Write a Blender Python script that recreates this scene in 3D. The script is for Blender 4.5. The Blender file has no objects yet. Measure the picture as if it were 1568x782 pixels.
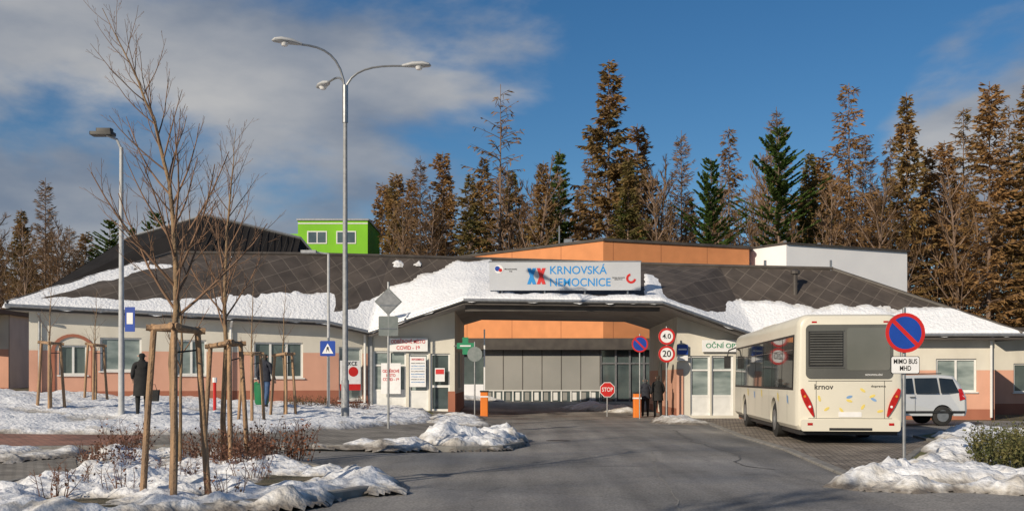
import bpy, bmesh, math, random
from mathutils import Vector, Matrix, noise
R=math.radians
scene=bpy.context.scene
scene.view_settings.view_transform='Standard'
try: scene.view_settings.look='None'
except: pass
scene.view_settings.exposure=0
COL=scene.collection

# ------------------------------------------------------------ materials
def newmat(name):
    m=bpy.data.materials.new(name); m.use_nodes=True
    nt=m.node_tree; b=nt.nodes['Principled BSDF']
    return m,nt,b
def c4(c): return (c[0],c[1],c[2],1)
def nmat(name,c1,c2=None,scale=3,rough=0.7,bump=0,bscale=20,metal=0,lo=0.35,hi=0.65,detail=5,spec=0.5,stretch=None):
    m,nt,b=newmat(name)
    if c2 is None: c2=tuple(x*0.82 for x in c1)
    tc=nt.nodes.new('ShaderNodeTexCoord'); src=tc.outputs['Object']
    if stretch:
        mp=nt.nodes.new('ShaderNodeMapping'); mp.inputs['Scale'].default_value=stretch
        nt.links.new(src,mp.inputs[0]); src=mp.outputs[0]
    n=nt.nodes.new('ShaderNodeTexNoise'); n.inputs['Scale'].default_value=scale; n.inputs['Detail'].default_value=detail
    nt.links.new(src,n.inputs['Vector'])
    r=nt.nodes.new('ShaderNodeValToRGB'); r.color_ramp.elements[0].position=lo; r.color_ramp.elements[1].position=hi
    r.color_ramp.elements[0].color=c4(c1); r.color_ramp.elements[1].color=c4(c2)
    nt.links.new(n.outputs['Fac'],r.inputs[0]); nt.links.new(r.outputs[0],b.inputs['Base Color'])
    b.inputs['Roughness'].default_value=rough; b.inputs['Metallic'].default_value=metal
    b.inputs['Specular IOR Level'].default_value=spec
    if bump:
        n2=nt.nodes.new('ShaderNodeTexNoise'); n2.inputs['Scale'].default_value=bscale; n2.inputs['Detail'].default_value=4
        nt.links.new(tc.outputs['Object'],n2.inputs['Vector'])
        bp=nt.nodes.new('ShaderNodeBump'); bp.inputs['Strength'].default_value=bump; bp.inputs['Distance'].default_value=0.05
        nt.links.new(n2.outputs['Fac'],bp.inputs['Height']); nt.links.new(bp.outputs[0],b.inputs['Normal'])
    return m
def wallmat(name,c1,c2):
    m,nt,b=newmat(name); tc=nt.nodes.new('ShaderNodeTexCoord')
    n=nt.nodes.new('ShaderNodeTexNoise'); n.inputs['Scale'].default_value=0.9; n.inputs['Detail'].default_value=7; nt.links.new(tc.outputs['Object'],n.inputs['Vector'])
    r=nt.nodes.new('ShaderNodeValToRGB'); r.color_ramp.elements[0].position=0.32; r.color_ramp.elements[1].position=0.68; r.color_ramp.elements[0].color=c4(c1); r.color_ramp.elements[1].color=c4(c2); nt.links.new(n.outputs['Fac'],r.inputs[0])
    mp=nt.nodes.new('ShaderNodeMapping'); mp.inputs['Scale'].default_value=(1.2,1.2,0.4); nt.links.new(tc.outputs['Object'],mp.inputs[0])
    n2=nt.nodes.new('ShaderNodeTexNoise'); n2.inputs['Scale'].default_value=1.3; n2.inputs['Detail'].default_value=7; nt.links.new(mp.outputs[0],n2.inputs['Vector'])
    mr=nt.nodes.new('ShaderNodeMapRange'); mr.inputs[1].default_value=0.3; mr.inputs[2].default_value=0.6; mr.inputs[3].default_value=0.9; mr.inputs[4].default_value=1.02; nt.links.new(n2.outputs['Fac'],mr.inputs[0])
    sc=nt.nodes.new('ShaderNodeVectorMath'); sc.operation='SCALE'; nt.links.new(r.outputs[0],sc.inputs[0]); nt.links.new(mr.outputs[0],sc.inputs['Scale']); nt.links.new(sc.outputs[0],b.inputs['Base Color'])
    b.inputs['Roughness'].default_value=0.92
    return m
def brickmat(name,c1,c2,cm,w,h,mortar=0.01,rot=0,rough=0.85,offset=0.5,var=0.4,bump=0.3):
    m,nt,b=newmat(name)
    tc=nt.nodes.new('ShaderNodeTexCoord'); mp=nt.nodes.new('ShaderNodeMapping'); mp.inputs['Rotation'].default_value=(0,0,rot)
    nt.links.new(tc.outputs['Object'],mp.inputs[0])
    k=nt.nodes.new('ShaderNodeTexBrick'); k.inputs['Scale'].default_value=1; k.inputs['Brick Width'].default_value=w; k.inputs['Row Height'].default_value=h
    k.inputs['Mortar Size'].default_value=mortar; k.offset=offset
    k.inputs['Color1'].default_value=c4(c1); k.inputs['Color2'].default_value=c4(c2); k.inputs['Mortar'].default_value=c4(cm)
    nt.links.new(mp.outputs[0],k.inputs['Vector'])
    n=nt.nodes.new('ShaderNodeTexNoise'); n.inputs['Scale'].default_value=1.3; n.inputs['Detail'].default_value=8
    nt.links.new(tc.outputs['Object'],n.inputs['Vector'])
    mr=nt.nodes.new('ShaderNodeMapRange'); mr.inputs[1].default_value=0.3; mr.inputs[2].default_value=0.7; mr.inputs[3].default_value=1-var; mr.inputs[4].default_value=1+var
    nt.links.new(n.outputs['Fac'],mr.inputs[0])
    mx=nt.nodes.new('ShaderNodeVectorMath'); mx.operation='SCALE'
    nt.links.new(k.outputs['Color'],mx.inputs[0]); nt.links.new(mr.outputs[0],mx.inputs['Scale'])
    nt.links.new(mx.outputs[0],b.inputs['Base Color']); b.inputs['Roughness'].default_value=rough
    bp=nt.nodes.new('ShaderNodeBump'); bp.inputs['Strength'].default_value=bump; bp.inputs['Distance'].default_value=0.02; bp.invert=True
    nt.links.new(k.outputs['Fac'],bp.inputs['Height']); nt.links.new(bp.outputs[0],b.inputs['Normal'])
    return m

def asphalt_mat():
    m,nt,b=newmat('asphalt')
    tc=nt.nodes.new('ShaderNodeTexCoord'); o=tc.outputs['Object']
    def N(s,d=6,st=None):
        src=o
        if st:
            mp=nt.nodes.new('ShaderNodeMapping'); mp.inputs['Scale'].default_value=st; nt.links.new(o,mp.inputs[0]); src=mp.outputs[0]
        n=nt.nodes.new('ShaderNodeTexNoise'); n.inputs['Scale'].default_value=s; n.inputs['Detail'].default_value=d; nt.links.new(src,n.inputs['Vector']); return n.outputs['Fac']
    r=nt.nodes.new('ShaderNodeValToRGB'); e=r.color_ramp.elements
    e[0].position=0.34; e[0].color=(0.135,0.134,0.134,1); e[1].position=0.66; e[1].color=(0.265,0.25,0.232,1)
    nt.links.new(N(0.28,8),r.inputs[0])
    g=nt.nodes.new('ShaderNodeMapRange'); g.inputs[1].default_value=0.3; g.inputs[2].default_value=0.7; g.inputs[3].default_value=0.6; g.inputs[4].default_value=1.4
    nt.links.new(N(30,3),g.inputs[0])
    s=nt.nodes.new('ShaderNodeMapRange'); s.inputs[1].default_value=0.35; s.inputs[2].default_value=0.65; s.inputs[3].default_value=0.78; s.inputs[4].default_value=1.18
    nt.links.new(N(1.0,4,(1.6,0.12,1)),s.inputs[0])
    mu=nt.nodes.new('ShaderNodeMath'); mu.operation='MULTIPLY'; nt.links.new(g.outputs[0],mu.inputs[0]); nt.links.new(s.outputs[0],mu.inputs[1])
    v=nt.nodes.new('ShaderNodeTexVoronoi'); v.feature='DISTANCE_TO_EDGE'; v.inputs['Scale'].default_value=0.2
    wn=nt.nodes.new('ShaderNodeTexNoise'); wn.inputs['Scale'].default_value=1.2; wn.inputs['Detail'].default_value=5; nt.links.new(o,wn.inputs['Vector'])
    ad=nt.nodes.new('ShaderNodeVectorMath'); ad.operation='ADD'; nt.links.new(o,ad.inputs[0]); nt.links.new(wn.outputs['Color'],ad.inputs[1])
    nt.links.new(ad.outputs[0],v.inputs['Vector'])
    cr=nt.nodes.new('ShaderNodeMapRange'); cr.inputs[1].default_value=0.0; cr.inputs[2].default_value=0.006; cr.inputs[3].default_value=0.72; cr.inputs[4].default_value=1
    nt.links.new(v.outputs['Distance'],cr.inputs[0])
    m2=nt.nodes.new('ShaderNodeMath'); m2.operation='MULTIPLY'; nt.links.new(mu.outputs[0],m2.inputs[0]); nt.links.new(cr.outputs[0],m2.inputs[1])
    sc=nt.nodes.new('ShaderNodeVectorMath'); sc.operation='SCALE'; nt.links.new(r.outputs[0],sc.inputs[0]); nt.links.new(m2.outputs[0],sc.inputs['Scale'])
    nt.links.new(sc.outputs[0],b.inputs['Base Color'])
    rr=nt.nodes.new('ShaderNodeMapRange'); rr.inputs[1].default_value=0.35; rr.inputs[2].default_value=0.6; rr.inputs[3].default_value=0.55; rr.inputs[4].default_value=0.9
    nt.links.new(N(0.4,5),rr.inputs[0]); nt.links.new(rr.outputs[0],b.inputs['Roughness'])
    bp=nt.nodes.new('ShaderNodeBump'); bp.inputs['Strength'].default_value=0.3; bp.inputs['Distance'].default_value=0.02
    nt.links.new(N(60,3),bp.inputs['Height']); nt.links.new(bp.outputs[0],b.inputs['Normal'])
    return m
def snow_mat():
    m,nt,b=newmat('snow')
    tc=nt.nodes.new('ShaderNodeTexCoord')
    at=nt.nodes.new('ShaderNodeAttribute'); at.attribute_name='dirt'
    n=nt.nodes.new('ShaderNodeTexNoise'); n.inputs['Scale'].default_value=6; n.inputs['Detail'].default_value=8; nt.links.new(tc.outputs['Object'],n.inputs['Vector'])
    a=nt.nodes.new('ShaderNodeMath'); a.operation='MULTIPLY_ADD'; nt.links.new(n.outputs['Fac'],a.inputs[0]); a.inputs[1].default_value=0.9; a.inputs[2].default_value=-0.42
    s=nt.nodes.new('ShaderNodeMath'); s.operation='ADD'; s.use_clamp=True; nt.links.new(a.outputs[0],s.inputs[0]); nt.links.new(at.outputs['Fac'],s.inputs[1])
    r=nt.nodes.new('ShaderNodeValToRGB'); e=r.color_ramp.elements; e[0].position=0.1; e[0].color=(0.78,0.80,0.84,1); e[1].position=0.95; e[1].color=(0.16,0.14,0.12,1)
    x=e.new(0.5); x.color=(0.53,0.51,0.48,1)
    nt.links.new(s.outputs[0],r.inputs[0]); nt.links.new(r.outputs[0],b.inputs['Base Color']); b.inputs['Roughness'].default_value=0.6
    n2=nt.nodes.new('ShaderNodeTexNoise'); n2.inputs['Scale'].default_value=9; n2.inputs['Detail'].default_value=8; nt.links.new(tc.outputs['Object'],n2.inputs['Vector'])
    bp=nt.nodes.new('ShaderNodeBump'); bp.inputs['Strength'].default_value=0.7; bp.inputs['Distance'].default_value=0.08
    nt.links.new(n2.outputs['Fac'],bp.inputs['Height']); nt.links.new(bp.outputs[0],b.inputs['Normal'])
    return m
ASPH=asphalt_mat(); SNOW=snow_mat()
TAR=nmat('tar_seam',(0.085,0.085,0.086),(0.12,0.118,0.115),3,0.7)
GRIT=nmat('pale_joint',(0.27,0.26,0.24),(0.2,0.19,0.18),6,0.9)
GROUND=nmat('grass_soil',(0.07,0.065,0.035),(0.15,0.12,0.075),2.5,0.95,0.6,30)
LAWN=nmat('lawn',(0.09,0.11,0.035),(0.19,0.17,0.07),4,0.95,0.8,40)
PAVE=brickmat('paving_grey',(0.21,0.19,0.165),(0.28,0.26,0.23),(0.09,0.085,0.075),0.22,0.12,0.012,0.3)
PAVER=brickmat('paving_red',(0.26,0.12,0.085),(0.34,0.17,0.12),(0.11,0.08,0.07),0.22,0.12,0.012,0.1)
COBB=brickmat('cobbles',(0.18,0.15,0.12),(0.29,0.25,0.21),(0.07,0.06,0.052),0.24,0.16,0.02,0.2,bump=0.8)
KERB=nmat('kerb_stone',(0.17,0.16,0.15),(0.27,0.26,0.24),5,0.85,0.3,40)
SLATE=brickmat('roof_slate',(0.055,0.045,0.039),(0.074,0.060,0.051),(0.115,0.097,0.083),0.62,0.62,0.018,R(45),0.7,0.0,0.3,0.4)
CREAM=wallmat('render_cream',(0.64,0.61,0.53),(0.57,0.54,0.47))
SALM=wallmat('render_salmon',(0.64,0.35,0.25),(0.57,0.31,0.22))
PLIN=wallmat('plinth_red',(0.38,0.15,0.09),(0.30,0.11,0.07))
WHITE=nmat('white_frame',(0.72,0.72,0.70),(0.65,0.65,0.63),4,0.5)
WHITEW=nmat('white_wall',(0.82,0.83,0.85),(0.76,0.77,0.80),0.5,0.85)
SOFF=nmat('soffit',(0.36,0.34,0.32),(0.28,0.26,0.24),1,0.9)
FASC=nmat('dark_fascia',(0.05,0.042,0.038),(0.08,0.07,0.06),2,0.6)
GLASS=nmat('window_glass',(0.045,0.065,0.07),(0.10,0.13,0.13),0.8,0.06,spec=0.9)
GLASSL=nmat('window_glass_blinds',(0.30,0.35,0.34),(0.13,0.17,0.17),0.9,0.12,spec=0.8,stretch=(1,1,3))
ORANGE=brickmat('orange_cladding',(0.62,0.25,0.10),(0.60,0.24,0.095),(0.42,0.16,0.065),3.0,40,0.03,0,0.7,0,0.08,0.1)
GREYP=nmat('grey_panel',(0.25,0.25,0.235),(0.31,0.305,0.285),0.4,0.6)
GREEN=nmat('green_render',(0.22,0.55,0.03),(0.19,0.48,0.03),0.5,0.9)
RIBD=nmat('dark_metal_roof',(0.010,0.009,0.009),(0.018,0.016,0.016),0.6,0.8,spec=0.2)
RIBL=nmat('dark_metal_rib',(0.035,0.032,0.03),(0.05,0.046,0.042),0.6,0.7,spec=0.2)
GALV=nmat('galvanised_steel',(0.36,0.37,0.38),(0.27,0.28,0.29),8,0.4,metal=0.7)
POLEG=nmat('grey_paint',(0.30,0.31,0.32),(0.22,0.23,0.24),10,0.5)
POLEL=nmat('pale_grey_paint',(0.46,0.47,0.48),(0.38,0.39,0.40),10,0.5)
BLACK=nmat('black_plastic',(0.012,0.012,0.013),(0.025,0.025,0.025),5,0.5)
RUBBER=nmat('rubber',(0.018,0.018,0.018),(0.03,0.03,0.03),8,0.85)
REDS=nmat('sign_red',(0.55,0.02,0.015),(0.5,0.018,0.015),3,0.4)
BLUES=nmat('sign_blue',(0.01,0.06,0.35),(0.01,0.05,0.3),3,0.4)
WHITES=nmat('sign_white',(0.78,0.78,0.78),(0.72,0.72,0.72),5,0.4)
SIGNB=nmat('sign_back_grey',(0.2,0.23,0.22),(0.26,0.28,0.27),6,0.5,metal=0.3)
BLTXT=nmat('text_blue',(0.02,0.25,0.62),(0.02,0.25,0.6),3,0.5)
RDTXT=nmat('text_red',(0.6,0.03,0.03),(0.58,0.03,0.03),3,0.5)
GRTXT=nmat('text_green',(0.02,0.25,0.12),(0.02,0.22,0.1),3,0.5)
BKTXT=nmat('text_black',(0.02,0.02,0.02),(0.02,0.02,0.02),3,0.5)
WOOD=nmat('stake_wood',(0.40,0.25,0.14),(0.23,0.155,0.10),3,0.85,0.4,25,stretch=(6,6,0.8))
BARK=nmat('young_bark',(0.30,0.20,0.11),(0.16,0.11,0.07),5,0.85,0.4,30)
TWIG=nmat('twigs',(0.26,0.15,0.09),(0.16,0.10,0.065),3,0.85)
BUSHB=nmat('dry_bush',(0.20,0.09,0.055),(0.11,0.06,0.04),3,0.9)
BUSHG=nmat('bush_leaves',(0.06,0.075,0.022),(0.14,0.12,0.04),5,0.9)
GLINE=nmat('orange_barrier',(0.75,0.2,0.02),(0.7,0.18,0.02),3,0.5)

# ------------------------------------------------------------ mesh builder
class MB:
    def __init__(s): s.v=[];s.f=[];s.m=[];s.mats=[];s.M=Matrix.Identity(4)
    def mi(s,mat):
        if mat not in s.mats: s.mats.append(mat)
        return s.mats.index(mat)
    def add(s,vs,fs,mat):
        o=len(s.v); i=s.mi(mat); M=s.M
        s.v+= [tuple(M@Vector(p)) for p in vs]
        for f in fs: s.f.append(tuple(a+o for a in f)); s.m.append(i)
    def box(s,x0,x1,y0,y1,z0,z1,mat):
        s.add([(x0,y0,z0),(x1,y0,z0),(x1,y1,z0),(x0,y1,z0),(x0,y0,z1),(x1,y0,z1),(x1,y1,z1),(x0,y1,z1)],
          [(0,3,2,1),(4,5,6,7),(0,1,5,4),(1,2,6,5),(2,3,7,6),(3,0,4,7)],mat)
    def quad(s,a,b,c,d,mat): s.add([a,b,c,d],[(0,1,2,3)],mat)
    def prism(s,poly,y0,y1,mat):
        n=len(poly); vs=[(p[0],y0,p[1]) for p in poly]+[(p[0],y1,p[1]) for p in poly]
        s.add(vs,[tuple(range(n)),tuple(range(2*n-1,n-1,-1))]+[(i,(i+1)%n,n+(i+1)%n,n+i)[::-1] for i in range(n)],mat)
    def prismz(s,poly,z0,z1,mat):
        n=len(poly); vs=[(p[0],p[1],z0) for p in poly]+[(p[0],p[1],z1) for p in poly]
        s.add(vs,[tuple(range(n-1,-1,-1)),tuple(range(n,2*n))]+[(i,(i+1)%n,n+(i+1)%n,n+i) for i in range(n)],mat)
    def tube(s,pts,rad,n,mat,cap=True):
        pts=[Vector(p) for p in pts]; vs=[];fs=[]
        k=len(pts); ref=None
        for i,p in enumerate(pts):
            t=(pts[min(i+1,k-1)]-pts[max(i-1,0)])
            if t.length<1e-9: t=Vector((0,0,1))
            t.normalize()
            if ref is None:
                ref=Vector((1,0,0)) if abs(t.x)<0.8 else Vector((0,1,0))
            a=ref-t*ref.dot(t)
            if a.length<1e-6: a=t.orthogonal()
            a.normalize(); b=t.cross(a); ref=a
            r=rad[i] if isinstance(rad,(list,tuple)) else rad
            for j in range(n):
                an=2*math.pi*j/n; vs.append(tuple(p+a*math.cos(an)*r+b*math.sin(an)*r))
        for i in range(k-1):
            for j in range(n):
                fs.append((i*n+j,i*n+(j+1)%n,(i+1)*n+(j+1)%n,(i+1)*n+j))
        if cap and n>2:
            fs.append(tuple(range(n-1,-1,-1))); fs.append(tuple(range((k-1)*n,k*n)))
        s.add(vs,fs,mat)
    def disc(s,cx,cz,r,y0,y1,mat,n=32): s.prism([(cx+r*math.cos(2*math.pi*i/n),cz+r*math.sin(2*math.pi*i/n)) for i in range(n)],y0,y1,mat)
    def ring(s,cx,cz,r0,r1,y,mat,n=32):
        vs=[];fs=[]
        for i in range(n):
            a=2*math.pi*i/n; vs+=[(cx+r0*math.cos(a),y,cz+r0*math.sin(a)),(cx+r1*math.cos(a),y,cz+r1*math.sin(a))]
        for i in range(n):
            j=(i+1)%n; fs.append((2*i,2*i+1,2*j+1,2*j))
        s.add(vs,fs,mat)
    def build(s,name,parent=None,smooth=None,loc=None,rot=None):
        me=bpy.data.meshes.new(name); me.from_pydata(s.v,[],s.f)
        for m in s.mats: me.materials.append(m)
        me.polygons.foreach_set('material_index',s.m); me.update()
        if smooth is not None:
            me.polygons.foreach_set('use_smooth',[True]*len(me.polygons))
            if smooth<179: me.set_sharp_from_angle(angle=R(smooth))
        o=bpy.data.objects.new(name,me); COL.objects.link(o)
        if parent: o.parent=parent
        if loc: o.location=loc
        if rot: o.rotation_euler=rot
        return o
def empty(name,loc=(0,0,0),rz=0):
    e=bpy.data.objects.new(name,None); COL.objects.link(e); e.location=loc; e.rotation_euler=(0,0,rz); e.empty_display_size=0.3; return e
def text(s,w,h,loc,mat,parent,rz=0,name='lettering',align='CENTER'):
    c=bpy.data.curves.new(name,'FONT'); c.body=s; c.extrude=0.002; c.align_x=align; c.align_y='CENTER'; c.size=1; c.offset=0.010
    c.materials.append(mat)
    o=bpy.data.objects.new(name,c); COL.objects.link(o)
    bpy.context.view_layer.update()
    d=o.dimensions; sx=w/max(d.x,0.01); sy=h/max(d.y,0.01)
    o.scale=(sx,sy,1); o.location=loc; o.rotation_euler=(R(90),0,rz); o.parent=parent
    return o
def boolean_cut(obj,cutters):
    for c in cutters:
        md=obj.modifiers.new('b','BOOLEAN'); md.object=c; md.operation='DIFFERENCE'; md.solver='EXACT'
    dg=bpy.context.evaluated_depsgraph_get(); dg.update()
    me=bpy.data.meshes.new_from_object(obj.evaluated_get(dg))
    obj.modifiers.clear(); obj.data=me
    for c in cutters: bpy.data.objects.remove(c)

# ------------------------------------------------------------ terrain
def ss(a,b,x):
    t=max(0,min(1,(x-a)/(b-a))); return t*t*(3-2*t)
def H(x,y): return 0.95*max(0,min(1.15,-x/17))*ss(14,32,y)+0.35*ss(44,60,y)
def fbm(x,y,z=0,o=4):
    v=0;a=1;f=1
    for i in range(o): v+=a*noise.noise(Vector((x*f,y*f,z+i*7.3))); a*=0.5;f*=2.1
    return v
def gridlines(fine0,fine1,step,far):
    l=[];x=fine0
    while x<=fine1+1e-6: l.append(x); x+=step
    return sorted([v for v in far if v<fine0 or v>fine1]+l)
def ground():
    xs=gridlines(-50,50,1,[-2500,-900,-400,-200,-100,-70,70,100,200,400,900,2500])
    ys=gridlines(0,90,1,[-600,-200,-60,-20,-5,110,150,250,500,1000,2500])
    v=[(x,y,H(x,y)) for y in ys for x in xs]; n=len(xs)
    f=[(j*n+i,j*n+i+1,(j+1)*n+i+1,(j+1)*n+i) for j in range(len(ys)-1) for i in range(n-1)]
    mb=MB(); mb.add(v,f,GROUND); mb.build('ground',smooth=180)
ground()
def draped(name,poly,off,mat):
    bm=bmesh.new(); bm.faces.new([bm.verts.new((x,y,0)) for x,y in poly])
    x0=min(p[0] for p in poly);x1=max(p[0] for p in poly);y0=min(p[1] for p in poly);y1=max(p[1] for p in poly)
    for k in range(math.ceil(x0),math.floor(x1)+1):
        if -50<=k<=50: bmesh.ops.bisect_plane(bm,geom=bm.verts[:]+bm.edges[:]+bm.faces[:],plane_co=(k,0,0),plane_no=(1,0,0))
    for k in range(math.ceil(y0),math.floor(y1)+1):
        if 0<=k<=90: bmesh.ops.bisect_plane(bm,geom=bm.verts[:]+bm.edges[:]+bm.faces[:],plane_co=(0,k,0),plane_no=(0,1,0))
    for v in bm.verts: v.co.z=H(v.co.x,v.co.y)+off
    bmesh.ops.recalc_face_normals(bm,faces=bm.faces[:])
    if sum(f.normal.z for f in bm.faces)<0: bmesh.ops.reverse_faces(bm,faces=bm.faces[:])
    me=bpy.data.meshes.new(name); bm.to_mesh(me); bm.free(); me.materials.append(mat)
    o=bpy.data.objects.new(name,me); COL.objects.link(o); return o
def resample(pl,step=0.9):
    out=[Vector((*pl[0],0))]
    for a,b in zip(pl[:-1],pl[1:]):
        a=Vector((*a,0));b=Vector((*b,0)); n=max(1,int((b-a).length/step))
        for i in range(1,n+1): out.append(a.lerp(b,i/n))
    return out
def kerb(name,pl,w=0.14,h=0.13,side=1):
    pts=resample(pl); mb=MB(); vs=[];fs=[]
    for i,p in enumerate(pts):
        t=(pts[min(i+1,len(pts)-1)]-pts[max(i-1,0)]).normalized(); nrm=Vector((-t.y,t.x,0))*side
        q=p+nrm*w; z=H(p.x,p.y); zq=H(q.x,q.y)
        vs+=[(p.x,p.y,z-0.05),(p.x,p.y,z+h-0.02),(p.x+nrm.x*.02,p.y+nrm.y*.02,z+h),(q.x,q.y,zq+h),(q.x,q.y,zq-0.05)]
    for i in range(len(pts)-1):
        for k in range(4): fs.append((i*5+k,(i+1)*5+k,(i+1)*5+k+1,i*5+k+1))
    mb.add(vs,fs,KERB); return mb.build(name)
draped('asphalt_road',[(-45,-8),(45,-8),(45,34.5),(30,38.6),(19.6,38.8),(9.5,41),(7.2,41),(6.7,42),(6.7,50.3),(12,51.2),(12,57.9),(-8,57.9),(-8,51.2),(-2.3,50.3),(-2.35,43),(-3,38),(-2,30),(-45,23.5)],0.008,ASPH)
def seam(pl,w,mat=TAR,j0=0.12):
    pts=resample(pl,0.3); mb=MB(); vs=[]; fs=[]
    for i,p in enumerate(pts):
        t=(pts[min(i+1,len(pts)-1)]-pts[max(i-1,0)]).normalized(); n=Vector((-t.y,t.x,0)); j=j0*fbm(p.x*1.1,p.y*1.1,6,3); ww=w*(0.5+0.9*abs(fbm(p.x*3,p.y*3,1,2)))
        for s in (-1,1): q=p+n*(j+s*ww); vs.append((q.x,q.y,H(q.x,q.y)+0.014))
    for i in range(len(pts)-1): fs.append((2*i,2*i+1,2*i+3,2*i+2))
    mb.add(vs,fs,mat); mb.build('road_seam')
seam([(2.0,12.2),(2.3,15),(2.6,18.5),(3.3,24),(3.0,31)],0.014,GRIT,0.08); seam([(4.6,18),(4.25,18.9),(4.3,19.8),(4.8,21.5),(4.6,26),(5.0,32)],0.03)
seam([(-1.5,16.5),(0.5,18.5),(2.4,18.7)],0.015); seam([(1.6,33),(3.2,33.6),(5.6,33.2)],0.03)
mb=MB(); mb.tube([(1.2,26.5,0.0),(1.2,26.5,0.016)],0.32,28,TAR); mb.tube([(1.2,26.5,0.0),(1.2,26.5,0.02)],0.27,28,FASC); mb.build('manhole_cover')
Lk=[(-45,17.0),(-12,19.4),(-8,20.6),(-4,21.6),(-1.2,22.0),(-0.2,22.6),(0.3,24.2),(0.25,27),(-0.5,31.5),(-1.0,36),(-1.7,40),(-2.2,42.1)]
draped('lawn_left',Lk+[(-6,43),(-18,38.5),(-45,36)],0.105,LAWN)
kerb('kerb',Lk)
draped('paved_footpath',[(-8,20.75),(-4,21.75),(-1.25,22.15),(-0.35,22.7),(0.14,24.3),(0.1,27),(-0.65,31.5),(-1.15,36),(-1.85,40),(-2.35,42.1),(-3.4,42),(-2.5,36),(-2.85,31),(-4.2,26.5),(-5.9,24.2),(-8,23.0)],0.118,PAVE)
draped('red_footpath',[(-45,17.2),(-12,19.55),(-8,20.75),(-8,23.0),(-11.5,22.4),(-45,20)],0.118,PAVER)
isl=[(-14,11.2),(-7.4,14.6),(-7.1,17.0),(-8.0,19.0),(-6.6,19.7),(-4.9,19.4),(-3.4,17.7),(-1.9,15.3),(-1.8,14.4),(-2.6,12.9),(-4.3,11.6),(-9,10.2)]
draped('planting_island',isl,0.09,GROUND)
kerb('island_kerb',isl+[isl[0]],side=-1)
draped('paved_crossing',[(-30,8),(-14,11.2),(-7.5,14.7),(-7.2,17.0),(-8.1,19.0),(-8,20.5),(-12,19.3),(-30,17.8)],0.02,PAVE)
bay=[(5.3,15.6),(6.05,22.8),(6.25,28.5),(6.9,36),(7.1,40.8),(9.4,40.8),(10.6,34),(10.9,28),(10.3,24.5),(8.9,22.4),(6.1,16.4)]
draped('cobbled_bus_bay',bay,0.035,COBB)
kerb('bus_bay_kerb',bay[:5],w=0.2,h=0.05,side=-1)
rlawn=[(5.25,15.2),(6.15,16.5),(8.95,22.3),(10.4,24.4),(10.95,27.6),(13,30.5),(24,32.5),(45,33.5),(45,13.5),(12,14.1),(6,14.8)]
draped('lawn_right',rlawn,0.07,LAWN)
kerb('lawn_kerb',rlawn+[rlawn[0]],side=1,h=0.09)

def pdist(x,y,poly):
    ins=False;d=1e9;n=len(poly)
    for i in range(n):
        x1,y1=poly[i];x2,y2=poly[(i+1)%n]
        if (y1>y)!=(y2>y) and x<(x2-x1)*(y-y1)/(y2-y1)+x1: ins=not ins
        dx,dy=x2-x1,y2-y1; t=max(0,min(1,((x-x1)*dx+(y-y1)*dy)/(dx*dx+dy*dy)))
        d=min(d,math.hypot(x-x1-t*dx,y-y1-t*dy))
    return d if ins else -d
def snow_patch(name,poly,base,thick,bias,amp,res=0.12,slope=0.5,seed=0,dirt=0.0,lump=0.05,freq=0.6):
    x0=min(p[0] for p in poly)-0.4;x1=max(p[0] for p in poly)+0.4;y0=min(p[1] for p in poly)-0.4;y1=max(p[1] for p in poly)+0.4
    nx=int((x1-x0)/res)+1;ny=int((y1-y0)/res)+1
    vs=[];val=[];dr=[]
    for j in range(ny):
        for i in range(nx):
            x=x0+i*res;y=y0+j*res; d=pdist(x,y,poly)
            if d<-0.5: vs.append((x,y,-1));val.append(-1);dr.append(1);continue
            n1=fbm(x*freq,y*freq,seed); e=d*slope
            v=min(thick*(0.8+0.6*fbm(x*0.5,y*0.5,seed+5,2)),e)+bias+amp*n1
            v=min(v,thick*1.5)
            if v>0: v+=lump*fbm(x*3,y*3,seed+9,3)*min(1,v/0.05)
            vs.append((x,y,H(x,y)+base+v));val.append(v)
            dr.append(max(0,min(1,dirt+0.6*(1-min(1,max(0,v)/0.08))+ (0.4 if d<0.4 else 0)*(0.5+fbm(x*2,y*2,3,2)))))
    fs=[]
    for j in range(ny-1):
        for i in range(nx-1):
            q=(j*nx+i,j*nx+i+1,(j+1)*nx+i+1,(j+1)*nx+i)
            if max(val[a] for a in q)>-0.01: fs.append(q)
    used=sorted(set(a for q in fs for a in q)); mp={a:k for k,a in enumerate(used)}
    me=bpy.data.meshes.new(name); me.from_pydata([vs[a] for a in used],[],[tuple(mp[a] for a in q) for q in fs])
    at=me.attributes.new('dirt','FLOAT','POINT'); at.data.foreach_set('value',[dr[a] for a in used])
    me.polygons.foreach_set('use_smooth',[True]*len(me.polygons)); me.materials.append(SNOW)
    o=bpy.data.objects.new(name,me); COL.objects.link(o); return o
snow_patch('snow_on_lawn',[(-26,19.9),(-12,22.3),(-8,23.1),(-5.9,24.4),(-4.3,26.6),(-2.7,30.5),(-2.5,33),(-3.0,38),(-3.6,41.8),(-6,42.2),(-17,37.6),(-26,36)],0.105,0.12,-0.012,0.11,0.16,seed=2,lump=0.08)
snow_patch('snow_pile',[(-2.3,23.2),(-1.3,21.9),(-0.3,22.3),(0.35,24.2),(0.3,27),(-0.6,28.7),(-1.6,27.2),(-2.1,25)],0.08,0.34,-0.02,0.2,0.08,slope=0.6,seed=4,dirt=0.1,lump=0.16)
snow_patch('snow_pile',[(-5.4,21.2),(-3.5,21.4),(-1.5,21.7),(-1.9,22.9),(-3.6,22.7)],0.08,0.13,-0.035,0.14,0.08,slope=0.4,seed=6,dirt=0.15,lump=0.08)
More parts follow.
